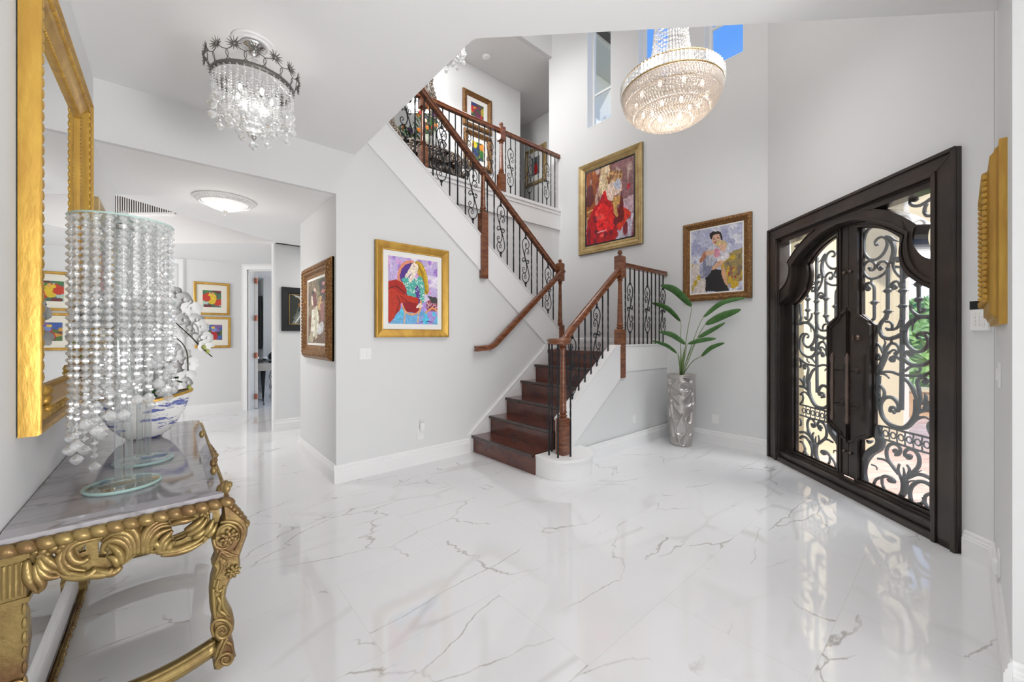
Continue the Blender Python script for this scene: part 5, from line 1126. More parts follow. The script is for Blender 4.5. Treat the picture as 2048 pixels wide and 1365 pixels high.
# flat fluted rear legs against the wall
for y0 in (1.895,3.08):
    mb=MB(); mb.box((-.386,y0,.56),(-.335,y0+.05,.70))
    mb.box((-.386,y0-.006,.685),(-.328,y0+.055,.70)); mb.box((-.386,y0-.006,.55),(-.328,y0+.055,.565))
    for k in range(4): mb.tube([(-.379+k*.0115,y0-.002,.575),(-.379+k*.0115,y0-.002,.675)],.0045,6)
    rows=[(-.345,.55),(-.335,.50),(-.332,.42),(-.340,.33),(-.350,.25),(-.345,.15),(-.335,.08),(-.338,.0)]
    mb.prism([(-.386,y0+.002,0)]+[(-.386,y0+.002,.55)]+[(x,y0+.002,z) for x,z in rows],(0,.045,0))
    P=[(-.36+.02*math.cos(t)*(1-t/14),y0-.006,.30+.02*math.sin(t)*(1-t/14)) for t in [k*.5 for k in range(24)]]; mb.tube(P,.006,6)
    for k in range(7): mb.ell((-.338,y0-.001,.53-.045*k),(.007,.008,.020),6,4)
    mb.build('leg',M_gold2,tab,auto=45)
# end stretchers and mirrored back
for y0,nm in ((1.905,0),(3.13,1)):
    P=[(-.37,y0+.02,.16),(-.25,y0+.02,.125),(-.1,y0+.02,.115),(.02,y0+.02,.125),(.13,y0+.02,.155)]; P=[tuple(p) for p in crom(P,4)]
    mb=MB().tube(P,.034,10,flat=((0,0,1),1.0)); 
    for dz in (.034,.0): mb.tube([(x,y-.028+.0*dz,z+dz) for x,y,z in P],.007,6)
    mb.build('stretcher',M_gold2,tab,smooth=True)
mb=MB(); mb.box((-.388,1.93,.0),(-.362,3.5,.022)); mb.build('back_rail',M_nose,tab,bevel=.004)
mb=MB(); mb.box((-.362,1.93,.0),(-.346,3.5,.014))
rg=random.Random(5)
for k in range(60): mb.ell((-.344+rg.uniform(-.002,.003),1.95+k*.026,.010),(.008,.016,.011),6,4)
mb.build('carved_back_rail',M_gold2,tab,smooth=True)
MB().box((-.388,1.945,.022),(-.384,3.5,.56)).build('back_mirror',M_mirror,tab)
# ================= MIRRORS =================
def mirror(name,label,O,U,V,N,w,h,prof,fm,beads,extra=None,cat='mirror',gm=None):
    t=thing(name,label,cat,loc=tuple(Vector(O)+U*w/2+V*h))
    f=frame_mesh(O,U,V,N,w,h,prof).build('frame',fm,t,fix=False,auto=50)
    b_=MB()
    for bd in beads: edge_beads(b_,O,U,V,N,w,h,*bd)
    if extra: extra(b_)
    b_.build('leaf_carving',fm,f,smooth=True)
    d,z=prof[-1]; O2=Vector(O)+(U+V)*d+N*(z); MB().prism([O2,O2+U*(w-2*d),O2+U*(w-2*d)+V*(h-2*d),O2+V*(h-2*d)],-N*.006).build('mirror_plate',gm or M_mirror,t)
    return t
yN=2.075; yF=3.30; zB,zT=1.027,2.70
def corners(mb):
    rg=random.Random(2)
    for (yy,zz) in ((yN+.12,zB+.12),(yF-.12,zB+.12)):
        for k in range(14): mb.ell((XL+.035+rg.uniform(-.01,.01),yy+rg.uniform(-.05,.05),zz+rg.uniform(-.05,.05)),(.02,.03,.016),6,4,axis=Matrix.Rotation(rg.uniform(0,3),3,'X'))
mirror('wall_mirror','large gilt framed wall mirror with leaf carving above the console table',(XL+.004,yF,zT),-Y_,V_,X_,yF-yN,zT-zB,
   [(0,0),(0,.044),(.005,.052),(.014,.052),(.019,.038),(.032,.032),(.036,.040),(.075,.040),(.080,.030),(.125,.012),(.130,.018),(.150,.015),(.153,.004)],M_gold,
   [(.056,.040,.026,.040,(1,.72,.42),.35),(.140,.016,.010,.02,(1,.7,.6),.4)],corners)
mirror('wall_mirror','smaller gilt mirror on the right wall beside the front door, seen edge on',(2.60,-.12,2.19),X_,V_,Y_,.86,.77,
   [(0,0),(0,.022),(.022,.024),(.03,.034),(.036,.032),(.05,.046),(.09,.044),(.10,.052),(.118,.052),(.125,.04),(.16,.03),(.162,.02)],M_gold,
   [(.109,.054,.016,.026,(1,.8,.9),.5),(.145,.038,.014,.03,(1,.7,.6))])
# further gold frame on the left wall beyond the big mirror
ya=atX(197,400,-.34).y
picture('gold framed picture on the left wall deeper in the hallway, behind the crystal lamp',(XL,ya+.85,2.24),-Y_,V_,X_,.85,1.0,[(0,0),(0,.05),(.02,.055),(.06,.04),(.07,.045),(.10,.03),(.105,.02)],M_gold4,paint(24,28,sE,seed=33),matw=.08,matm=M_mat,cz=.015,beads=[(.085,.04,.014,.028)],name='framed_picture',cat='picture')
# ================= CRYSTAL TABLE LAMPS =================
_rb=random.Random(77)
def bead(mb,c,r,h,n=6):
    x,y,z=c; o=_rb.random()*.6; vs=[(x,y,z+h),(x,y,z-h)]+[(x+r*math.cos(2*PI*k/n+o),y+r*math.sin(2*PI*k/n+o),z+h*.25) for k in range(n)]+[(x+r*math.cos(2*PI*k/n+o),y+r*math.sin(2*PI*k/n+o),z-h*.25) for k in range(n)]
    fs=[]
    for k in range(n): j=(k+1)%n; fs+=[(0,2+k,2+j),(1,2+n+j,2+n+k),(2+k,2+n+k,2+n+j,2+j)]
    mb.add(vs,fs)
def drop(mb,c,r):
    x,y,z=c; pr=[(.15,1.1),(.55,.75),(.95,.25),(1,0),(.8,-.45),(.4,-.85),(.05,-1.0)]
    mb.lathe((x,y,z),[(a*r,b_*r) for a,b_ in pr],8)
def strand(par,x,y,z0,z1,r=.0085,st=.0165,dr=.0,m=None,name='crystal_strand'):
    mb=MB(); z=z0
    while z>z1: bead(mb,(x,y,z),r,st*.5); z-=st
    if dr: drop(mb,(x,y,z-dr*1.0),dr)
    return mb.build(name,m or M_crys,par,fix=False)
def lamp(label,cx,cy,zt,rt,rb,lens,seed,n1,n2,n3=8):
    t=thing('crystal_lamp',label,'lamp',loc=(cx,cy,TBZ))
    MB().lathe((cx,cy,TBZ+.001),[(rb*.96,0),(rb*.96,.012)],48).build('base_disc',M_glass,t)
    MB().tube([(cx+rb*.98*math.cos(2*PI*k/48),cy+rb*.98*math.sin(2*PI*k/48),TBZ+.008) for k in range(49)],.0065,6).build('bevelled_edge',M_teal,t)
    MB().lathe((cx,cy,TBZ+.016),[(.034,0),(.036,.006),(.03,.012)],24).build('base_collar',M_glass,t)
    for dx,dy in ((.014,.006),(-.014,-.006)):
        MB().lathe((cx+dx,cy+dy,TBZ+.028),[(.0125,0),(.0125,zt-TBZ-.05)],12).build('glass_rod',M_rod,t,smooth=True)
    MB().lathe((cx,cy,zt-.022),[(.028,0),(.03,.012),(.02,.02)],16).build('top_collar',M_chrome,t)
    MB().lathe((cx,cy,zt),[(rt*.99,0),(rt*.99,.006)],48).build('top_disc',M_glass,t)
    MB().tube([(cx+rt*math.cos(2*PI*k/48),cy+rt*math.sin(2*PI*k/48),zt+.003) for k in range(49)],.0035,6).build('disc_edge',M_teal,t)
    f=MB(); drop(f,(cx,cy,zt+.03),.02); f.lathe((cx,cy,zt+.008),[(.05,0),(.045,.006),(.012,.012)],12); f.build('finial',M_crys,t,fix=False)
    rg=random.Random(seed)
    for ring_,(n,rr) in enumerate(((n1,rt*.95),(n2,rt*.68),(n3,rt*.38))):
        for k in range(n):
            a=2*PI*(k+.5*ring_)/n; x,y=cx+rr*math.cos(a),cy+rr*math.sin(a)
            # spiral: longest on the wall side, rising towards the room
            u=((a-R(128))%(2*PI))/(2*PI); ln=lens[0]+(lens[1]-lens[0])*(1-u)
            if ring_==1: ln*=.9
            if ring_==0: ln+=.035*(k%2)
            if ring_==2: ln*=.78
            strand(t,x,y,zt-.012,zt-ln,.0112,.0262,.0195)
    return t
lamp('tall clear crystal lamp with spiral bead strands, nearest on the marble console',-.140,2.185,1.815,.150,.112,(.34,.90),1,25,15,5)
lamp('shorter clear crystal lamp with bead strands, standing behind the tall one',-.095,2.545,1.53,.115,.105,(.30,.50),2,19,11,4)
# ================= BOWL WITH ORCHIDS =================
bx,by=-.115,3.13
mbw=bpy.data.materials.new('blue_white_glaze'); mbw.use_nodes=True; N3,L3,p3=nodes_of(mbw); tc=N3.new('ShaderNodeTexCoord'); mp=N3.new('ShaderNodeMapping'); mp.inputs['Scale'].default_value=(2.2,2.2,9)
nz=N3.new('ShaderNodeTexNoise'); nz.inputs['Scale'].default_value=3.2; nz.inputs['Detail'].default_value=6; nz.inputs['Roughness'].default_value=.65; rp=N3.new('ShaderNodeValToRGB')
rp.color_ramp.elements[0].position=.53; rp.color_ramp.elements[0].color=(.82,.82,.80,1); rp.color_ramp.elements[1].position=.57; rp.color_ramp.elements[1].color=(.09,.11,.36,1); e=rp.color_ramp.elements.new(.66); e.color=(.20,.24,.5,1)
L3.new(tc.outputs['Object'],mp.inputs[0]); L3.new(mp.outputs[0],nz.inputs[0]); L3.new(nz.outputs[0],rp.inputs[0]); L3.new(rp.outputs[0],p3.inputs['Base Color']); p3.inputs['Roughness'].default_value=.15
bw_=thing('porcelain_bowl','blue and white porcelain bowl with gold rim on the console table','bowl',loc=(bx,by,TBZ))
def bowlring(s,z,wav): return [(bx+s*(.20+wav*math.cos(2*a))*math.cos(a),by+s*(.15)*math.sin(a),TBZ+.003+z+wav*.9*math.cos(a*2)) for a in [2*PI*k/48 for k in range(48)]]
rows=[bowlring(s,z,w_) for s,z,w_ in ((.02,.0,0),(.38,.0,0),(.42,.012,0),(.55,.03,0),(.74,.08,.0),(.88,.14,.006),(.96,.20,.012),(1.0,.245,.02),(.985,.246,.02),(.92,.19,.012),(.8,.12,0),(.3,.05,0),(.02,.045,0))]
mb=MB(); mb.grid([r_+[r_[0]] for r_ in rows]); mb.build('bowl',mbw,bw_,smooth=True)
rows=[bowlring(s,z,.02) for s,z in ((1.004,.235),(1.012,.246),(.995,.252),(.975,.246))]; MB().grid([r_+[r_[0]] for r_ in rows+[rows[0]]]).build('gold_rim',M_gold,bw_,smooth=True)
orc=thing('orchid','white orchid plant with arching sprays growing from the blue bowl','plant',loc=(bx,by,TBZ+.2))
MB().lathe((bx,by,TBZ+.17),[(.12,0),(.10,.025),(.02,.035)],16).build('moss',mat('moss',(.10,.13,.05),.9,bump=.8,bscale=90),orc,smooth=True)
def leafblade(mb,P,wmax,fold=.25,n=10,side=None,tipw=.05):
    P=[Vector(p) for p in crom(P,n)]; m=len(P); rows=[]
    for i,p in enumerate(P):
        T=(P[min(i+1,m-1)]-P[max(i-1,0)]).normalized(); s=side if side is not None else T.cross(Vector((0,0,1)))
        s=(s-T*s.dot(T)); s=s.normalized() if s.length>1e-4 else Vector((1,0,0)); nn=s.cross(T).normalized()
        t=i/(m-1); w=1.12*wmax*max(tipw,(math.sin(PI*min(1,t*.98+.02))**.6))*(1-.25*t); rows.append([tuple(p-s*w+nn*w*fold),tuple(p-s*w*.5+nn*w*fold*.3),tuple(p),tuple(p+s*w*.5+nn*w*fold*.3),tuple(p+s*w+nn*w*fold)])
    return mb.grid(rows)
M_dleaf=mat('orchid_leaf',(.025,.075,.028),.3,coat=.2)
for q in ([(bx+.02,by-.02,.98),(bx+.10,by-.05,1.10),(bx+.20,by-.09,1.12)],[(bx,by,.98),(bx+.06,by+.0,1.14),(bx+.12,by+.03,1.22)],[(bx-.03,by,.98),(bx-.10,by-.03,1.12),(bx-.16,by-.08,1.15)],[(bx+.02,by+.03,.98),(bx+.10,by+.10,1.08),(bx+.2,by+.12,1.06)],[(bx,by-.03,.98),(bx+.02,by-.10,1.10),(bx+.05,by-.2,1.10)]):
    leafblade(MB(),q,.042,.3).build('leaf',M_dleaf,orc,smooth=True,fix=False,solid=.002)
def blossom(par,c,size,face,rot):
    """five petals and a lip"""
    mb=MB(); F=Vector(face).normalized(); a=F.orthogonal().normalized(); b2=F.cross(a)
    for k in range(5):
        t=rot+2*PI*k/5; d=a*math.cos(t)+b2*math.sin(t); s=F.cross(d); L=size*(1.0 if k%2 else .9); w=size*(.62 if k in (1,4) else .4)
        rows=[]
        for i in range(5):
            u=i/4; ww=w*math.sin(PI*(.12+.80*u))**.7; p=Vector(c)+d*L*u+F*(size*.28*u*u-.0*u); rows.append([tuple(p-s*ww+F*size*.08),tuple(p),tuple(p+s*ww+F*size*.08)])
        mb.grid(rows)
    mb.ell(Vector(c)+F*size*.2,(size*.16,size*.16,size*.22),6,4)
    return mb.build('blossom',M_petal,par,smooth=True,fix=False)
def opx(x,y,Y): p=atY(x,y,Y); return (p.x,p.y,p.z)
stems=[[(bx+.01,by,.98),(bx+.0,by-.02,1.35),opx(300,600,3.05),opx(350,596,2.98),opx(385,640,2.9),opx(405,760,2.84),opx(421,713,2.82)],
 [(bx,by-.02,.98),(bx-.04,by-.02,1.30),(bx-.02,by-.05,1.45),opx(345,672,3.0),opx(372,700,2.95),opx(376,742,2.92)],
 [(bx-.02,by,.98),(bx-.08,by-.05,1.35),(bx-.16,by-.22,1.55),(bx-.20,by-.40,1.48),(bx-.21,by-.50,1.33)],
 [(bx-.02,by-.02,.98),(bx-.04,by-.08,1.30),(bx-.06,by-.24,1.50),(bx-.02,by-.36,1.46)]]
stems[0]=[(bx+.01,by,.98),(bx+.0,by-.02,1.35),opx(300,598,3.05),opx(345,640,2.98),opx(380,672,2.9),opx(405,697,2.86),opx(424,714,2.82)]
for q in stems: MB().tube([tuple(p) for p in crom(q,8)],.0032,5).build('stem',M_twig,orc,smooth=True)
bl=[(345,622,3.0,.050),(372,600,2.96,.055),(385,618,2.95,.052),(396,640,2.93,.045),(372,640,2.97,.05),(405,655,2.9,.045),(390,662,2.92,.045),(365,662,2.98,.045),(400,680,2.88,.04),(412,690,2.86,.04),(416,676,2.85,.035),(370,712,2.98,.045),(380,728,2.96,.045),(374,750,2.95,.045),(366,735,3.0,.045),(378,765,2.93,.038),(352,700,3.0,.05),(335,690,3.02,.05),(320,640,3.02,.05),(355,585,3.0,.04)]
rg=random.Random(12)
for x,y,Y,s_ in bl: blossom(orc,opx(x,y,Y),s_,(-.3+rg.uniform(-.6,.6),-1+rg.uniform(-.3,.3),rg.uniform(-.4,.3)),rg.uniform(0,6))
for q,s_ in (((bx-.16,by-.22,1.55),.05),((bx-.19,by-.30,1.53),.05),((bx-.20,by-.36,1.48),.05),((bx-.2,by-.44,1.42),.045),((bx-.18,by-.26,1.45),.045),((bx-.21,by-.40,1.36),.045),((bx-.06,by-.24,1.50),.05),((bx-.03,by-.34,1.47),.05),((bx-.12,by-.18,1.5),.05)):
    blossom(orc,q,s_,(.5+rg.uniform(-.4,.4),-1,rg.uniform(-.3,.3)),rg.uniform(0,6))
for q in (opx(408,695,2.85),opx(415,703,2.83),opx(379,775,2.92),(bx-.21,by-.50,1.34),(bx-.19,by-.47,1.28)): MB().ell(q,(.010,.010,.014),8,6).build('bud',M_bud,orc,smooth=True)
# ================= FLOOR VASE WITH PLANT =================
vx,vy=4.845,2.325
vase=thing('floor_vase','tall silver floor vase with teardrop relief in the corner by the window wall','vase',loc=(vx,vy,0))
prof=crom([(.112,0),(.118,.02),(.125,.10),(.140,.22),(.152,.38),(.160,.55),(.164,.70),(.158,.80),(.160,.86),(.166,.885)],8)
DR=[(365,830,34,440,850),(392,935,36,445,855),(275,870,28,345,885),(268,935,22,330,960),(290,1035,38,248,955),(408,1070,28,440,1000),(330,1145,38,348,1020),(362,1232,32,415,1130),(268,1190,22,250,1090),(252,795,28,300,780),(410,785,20,350,765),(300,1235,16,290,1180),(440,940,20,450,880),(235,1050,18,228,960),(430,1170,18,425,1120),(230,880,16,235,830)]
DR=[((x-340)*.0015,(1270-y)*.00169,r_*.0016,(tx-340)*.0015,(1270-ty)*.00169) for x,y,r_,tx,ty in DR]
def relief(a,z):
    """teardrop hollows with raised lips; the pattern repeats on the far side"""
    L=2*PI*.15; a=((a+L/4)%(L/2))-L/4; best=9.0
    for (ca,cz,s_,ta,tz) in DR:
        dx=a-ca; dz=z-cz; tx=ta-ca; tz2=tz-cz; Lt=math.hypot(tx,tz2); ux,uz=tx/Lt,tz2/Lt
        al=dx*ux+dz*uz; pe=abs(-dx*uz+dz*ux)
        if al<=0: q=math.hypot(al,pe)/s_
        elif al<Lt: q=max(pe/(s_*(1-al/Lt)**.8+1e-4),al/Lt*.6)
        else: q=9
        best=min(best,q)
    h=0.0
    if best<1: h=-.024*(1-best*best)**.5
    h+=.008*math.exp(-((best-1.1)/.16)**2)
    return h
mb=MB(); rows=[]; NA=168
cam_a=math.atan2(-vy,-vx)
PR=[]; 
for i in range(len(prof)-1):
    for t in (0,.5): PR.append(prof[i]*(1-t)+prof[i+1]*t)
PR.append(prof[-1])
for r_,z in PR:
    row=[]
    for k in range(NA+1):
        a=2*PI*k/NA; sq=1+.035*math.cos(4*(a-cam_a)); da=((a-cam_a+PI)%(2*PI)-PI)*.15
        e_=relief(da,z) if .015<z<.875 else 0; rr=r_*sq+e_; row.append((vx+rr*math.cos(a),vy+rr*math.sin(a),z))
    rows.append(row)
for r_,z in ((.150,.89),(.140,.885),(.138,.84),(.01,.84)): rows.append([(vx+r_*math.cos(2*PI*k/NA),vy+r_*math.sin(2*PI*k/NA),z) for k in range(NA+1)])
mb.grid(rows); mb.build('vase_body',M_silver,vase,smooth=True,fix=False)
MB().lathe((vx,vy,.845),[(.135,0),(.11,.02),(.01,.025)],20).build('soil',M_soil,vase,smooth=True)
pl=thing('tropical_plant','green broad-leaved plant with long stems growing from the silver vase','plant',loc=(vx,vy,.86))
cp=lambda x,y,X: tuple(atX(1280+x/3.592,540+y/3.592,X))
LV=[((368,262),(250,150),(148,112),.052,4.80,4.66),((290,370),(190,275),(80,238),.036,4.95,4.95),((325,535),(230,470),(140,448),.038,4.72,4.60),((265,600),(190,545),(85,510),.026,4.85,4.85),((455,340),(590,235),(760,200),.034,4.95,5.02),((470,390),(590,330),(725,285),.048,4.80,4.72),((420,485),(500,440),(612,380),.032,4.98,5.04),((345,530),(440,505),(548,495),.030,4.70,4.62),((440,622),(510,560),(608,525),.028,4.85,4.80)]
for i,(b0,md,tp_,w,Xa,Xb) in enumerate(LV):
    mb=MB(); P=[cp(*b0,Xa),cp(*md,(Xa+Xb)/2),cp(*tp_,Xb)]
    d=(Vector(P[2])-Vector(P[0])).normalized(); view=(Vector(P[1])-EYE).normalized()
    side=(d.cross(view)).normalized()*.85+view*.5
    leafblade(mb,P,w,.18,side=side); lf_=mb.build('leaf',M_leaf,pl,smooth=True,fix=False,solid=.0015)
    base_=(vx+.01*math.cos(i*2.4),vy+.01*math.sin(i*2.4),.85); Q=[base_,tuple(Vector(base_).lerp(Vector(P[0]),.55)+Vector((0,0,.05))),P[0],tuple(Vector(P[0]).lerp(Vector(P[1]),.6))]
    Q=[tuple(p) for p in crom(Q,6)]; MB().tube(Q,[.006-.0045*k/(len(Q)-1) for k in range(len(Q))],6).build('stem',M_stem,lf_,smooth=True)
for i in range(9):
    a=i*2.4; MB().tube([(vx+.012*math.cos(a),vy+.012*math.sin(a),.85),(vx+.02*math.cos(a),vy+.02*math.sin(a),1.0),(vx+.035*math.cos(a),vy+.035*math.sin(a),1.12+.05*(i%3))],[.009,.007,.001],6).build('sheath',M_stem,pl,smooth=True)
# ================= CEILING LIGHTS =================
M_pewt=mat('dark_pewter',(.16,.155,.14),.4,metal=.5)
def small_chandelier(label,cx,cy,zc,group=None):
    t=thing('crystal_chandelier',label,'chandelier',loc=(cx,cy,zc),group=group)
    MB().lathe((cx,cy,zc),[(.0005,0),(.108,0),(.112,-.006),(.105,-.012),(.085,-.010),(.08,-.016),(.0005,-.016)][::-1],40).build('ceiling_medallion',M_trim,t,smooth=False)
    MB().lathe((cx,cy,zc-.016),[(.005,0),(.065,0),(.068,-.008),(.05,-.02),(.035,-.028),(.030,-.05),(.012,-.062),(.004,-.065)][::-1],24).build('canopy',M_chrome,t,smooth=True)
    zr_=zc-.245; rr=.20
    MB().tube([(cx,cy,zc-.075),(cx,cy,zr_-.12)],.006,8).build('stem',M_chrome,t)
    ri=MB().tube([(cx+rr*math.cos(2*PI*k/40),cy+rr*math.sin(2*PI*k/40),zr_) for k in range(41)],.011,6,flat=((0,0,1),1.4)).build('crown_ring',M_pewt,t,smooth=True)
    for k in range(3):
        a=2*PI*k/3; MB().tube([(cx,cy,zc-.085),(cx+rr*math.cos(a),cy+rr*math.sin(a),zr_)],.0022,5).build('suspension_wire',M_chrome,t)
    for k in range(15):
        a=2*PI*k/15; mb=MB(); rd=Vector((math.cos(a),math.sin(a),0)); tg=Vector((-math.sin(a),math.cos(a),0)); b0=Vector((cx,cy,zr_))+rd*rr; c0=b0+rd*.03+Vector((0,0,.075))
        for q in range(12):
            aa_=2*PI*q/12; d=(tg*math.cos(aa_)+Vector((0,0,1))*math.sin(aa_)*.9+rd*.25).normalized(); mb.tube([c0,c0+d*.040],[.0055,.001],4)
        mb.ell(c0,(.011,.011,.011),6,4)
        for sg in (1,-1):
            mb.tube([tuple(p) for p in crom([b0+tg*sg*.012,b0+tg*sg*.045+Vector((0,0,.02))+rd*.005,b0+tg*sg*.048+Vector((0,0,.05))+rd*.012,b0+tg*sg*.02+Vector((0,0,.062))+rd*.02,c0],4)],.0022,5)
        mb.build('flower_ornament',M_pewt,ri)
    rg=random.Random(4)
    for k in range(36):
        a=2*PI*k/36; ln=(.17,.13,.21,.15)[k%4]+.02*rg.random(); strand(t,cx+rr*math.cos(a),cy+rr*math.sin(a),zr_-.01,zr_-ln,.0078,.0155,(.017,.026,.022,.016)[k%4],m=M_crysb)
    for k in range(22):
        a=2*PI*k/22+.1; strand(t,cx+.125*math.cos(a),cy+.125*math.sin(a),zr_-.03,zr_-.19-.03*(k%2),.0078,.0155,.021,m=M_crysb)
    for k in range(8):
        a=2*PI*k/8; mb=MB(); drop(mb,(cx+.075*math.cos(a),cy+.075*math.sin(a),zr_-.12),.028); mb.build('crystal_drop',M_crys,t,fix=False)
    for k in range(10):
        a=2*PI*k/10; strand(t,cx+.055*math.cos(a),cy+.055*math.sin(a),zr_-.06,zr_-.24,.0078,.0155,.018,m=M_crysb)
    mb=MB(); mb.lathe((cx,cy,zr_-.26),[(.004,-.045),(.012,-.03),(.02,-.02),(.05,-.01),(.09,.02),(.10,.05)],24); mb.build('crystal_bowl',M_crys,t,smooth=False)
    mb=MB(); mb.lathe((cx,cy,zr_-.30),[(.003,-.03),(.010,-.02),(.016,-.005),(.006,0)],12); mb.build('finial',M_silver,t,smooth=True)
    mb=MB(); drop(mb,(cx,cy,zr_-.365),.028); mb.build('crystal_drop',M_crys,t,fix=False)
    for k in range(5):
        a=2*PI*k/5; MB().ell((cx+.09*math.cos(a),cy+.09*math.sin(a),zr_-.07),(.011,.011,.022),8,6).build('bulb',M_flame,t,smooth=True)
    return t
sc_=small_chandelier('small crystal flush chandelier with flower crown hanging from the foyer ceiling',.372,2.752,ZC)
p_=atY(893,84,5.3); up=copy_tree(sc_); up.scale=(1.4,1.4,1.4); up.location=(p_.x,p_.y,6.4); up['label']='crystal chandelier upstairs on the gallery ceiling, mostly hidden by the ceiling edge'
light('foyer_chandelier_glow','POINT',(.372,2.752,2.70),4,color=(1,.96,.9),radius=.08)
# hallway flush light
hx,hy=.402,4.70
t=thing('flush_ceiling_light','glowing crystal bowl ceiling light in the hallway','ceiling light',loc=(hx,hy,ZH))
mb=MB(); mb.lathe((hx,hy,ZH-.11),[(.002,-.0),(.07,.010),(.14,.035),(.185,.07),(.20,.10)],40); 
rgl=random.Random(8)
b_=mb.build('glass_bowl',mat('lit_crystal_bowl',(.85,.85,.84),.2,emis=(1,.97,.93,.35),bump=1.0,bscale=55,coat=.5),t,smooth=True)
rm=MB(); NR=64
for k in range(NR):
    a=2*PI*k/NR; 
    rm.tube([(hx+.205*math.cos(a),hy+.205*math.sin(a),ZH-.035),(hx+.225*math.cos(a+.03),hy+.225*math.sin(a+.03),ZH-.022),(hx+.245*math.cos(a),hy+.245*math.sin(a),ZH-.006)],[.009,.008,.006],5)
rm.tube([(hx+.203*math.cos(2*PI*k/48),hy+.203*math.sin(2*PI*k/48),ZH-.04) for k in range(49)],.007,6); rm.tube([(hx+.246*math.cos(2*PI*k/48),hy+.246*math.sin(2*PI*k/48),ZH-.010) for k in range(49)],.007,6)
rm.build('scalloped_rim',M_trim,t,smooth=True)
MB().lathe((hx,hy,ZH-.155),[(.002,0),(.006,.008),(.004,.016),(.011,.024),(.006,.034),(.02,.046)],12).build('finial',M_silver,t,smooth=True)
hs_=light('hallway_light_spot','SPOT',(hx,hy,ZH-.21),45,target=(hx+.2,hy+.1,0),color=(1,.985,.96),radius=.12); hs_.data.spot_size=R(140); hs_.data.spot_blend=.8
light('hallway_light_glow','POINT',(hx,hy,ZH-.19),4,color=(1,.96,.9),radius=.16)
# grand chandelier
gx,gy=3.46,1.76
gc=thing('grand_chandelier','grand basket crystal chandelier hanging in the double height foyer by the high windows','chandelier',loc=(gx,gy,ZT))
RB=.425; z1,z2=3.60,3.695
MB().tube([(gx,gy,ZT),(gx,gy,5.35)],.008,8).build('chain',M_chrome,gc); MB().lathe((gx,gy,ZT-.06),[(.02,0),(.10,.03),(.11,.06)],24).build('canopy',M_chrome,gc)
for z,nm,rr in ((z1,'lower_band',RB+.004),(z2,'upper_band',RB+.004),(5.3,'top_band',.115)):
    MB().tube([(gx+rr*math.cos(2*PI*k/56),gy+rr*math.sin(2*PI*k/56),z) for k in range(57)],.008,6).build(nm,M_gold4,gc,smooth=True)
for k in range(88):
    a=2*PI*k/88; mb=MB(); c0=(gx+(RB+.012)*math.cos(a),gy+(RB+.012)*math.sin(a),(z1+z2)/2); A_=Matrix.Rotation(a,3,'Z'); mb.lathe(c0,[(.003,-.050),(.0105,-.038),(.0115,.038),(.003,.048)],4,axis=A_); mb.build('crystal_prism',M_prism,gc,fix=False)
for k in range(40):
    a=2*PI*k/40; P=crom([(RB*.98,z2),(RB*.6,z2+.04),(.19,z2+.16),(.14,z2+.5),(.115,5.3)],14); mb=MB(); acc=0; last=None
    for p in P:
        if last is None or math.dist(p,last)>.026: bead(mb,(gx+p[0]*math.cos(a),gy+p[0]*math.sin(a),p[1]),.011,.013,5); last=p
    mb.tube([(gx+p[0]*math.cos(a),gy+p[0]*math.sin(a),p[1]) for p in P],.0012,3); mb.build('crown_strand',M_crys,gc,fix=False)
nr=19
for i in range(nr):
    t_=i/(nr-1); ph=t_*PI/2; rr=RB*math.cos(ph)**.82 if i<nr-1 else .015; z=z1-.015-(z1-3.325)*math.sin(ph)**1.15
    if i%5==4: rr*=.97
    n=max(5,int(2*PI*rr/.0235)); mb=MB()
    for k in range(n): a=2*PI*(k+.5*(i%2))/n; bead(mb,(gx+rr*math.cos(a),gy+rr*math.sin(a),z),.0118,.0135,5)
    if i<nr-2:   # second row between
        ph2=(i+.5)/(nr-1)*PI/2; r2=RB*math.cos(ph2)**.82; zz=z1-.015-(z1-3.325)*math.sin(ph2)**1.15; n2=max(5,int(2*PI*r2/.0235))
        for k in range(n2): a=2*PI*(k+.5*((i+1)%2))/n2; bead(mb,(gx+r2*math.cos(a),gy+r2*math.sin(a),zz),.0112,.0128,5)
    mb.build('bead_ring',M_crysw,gc,fix=False)
    if i%4==0 and i<16: MB().tube([(gx+rr*.985*math.cos(2*PI*k/48),gy+rr*.985*math.sin(2*PI*k/48),z+.012) for k in range(49)],.004,5).build('hoop',M_gold4,gc,smooth=True)
for k in range(6):
    a=2*PI*k/6; MB().ell((gx+.16*math.cos(a),gy+.16*math.sin(a),3.44),(.017,.017,.03),8,6).build('bulb',M_flame,gc,smooth=True)
for k in range(10):
    a=2*PI*k/10+.2; MB().ell((gx+.31*math.cos(a),gy+.30*math.sin(a),3.53),(.017,.017,.03),8,6).build('bulb',M_flame,gc,smooth=True)
for a in (0,2.1,4.2): light('grand_chandelier_glow','POINT',(gx+.15*math.cos(a),gy+.15*math.sin(a),3.50),7,color=(1,.88,.76),radius=.09)
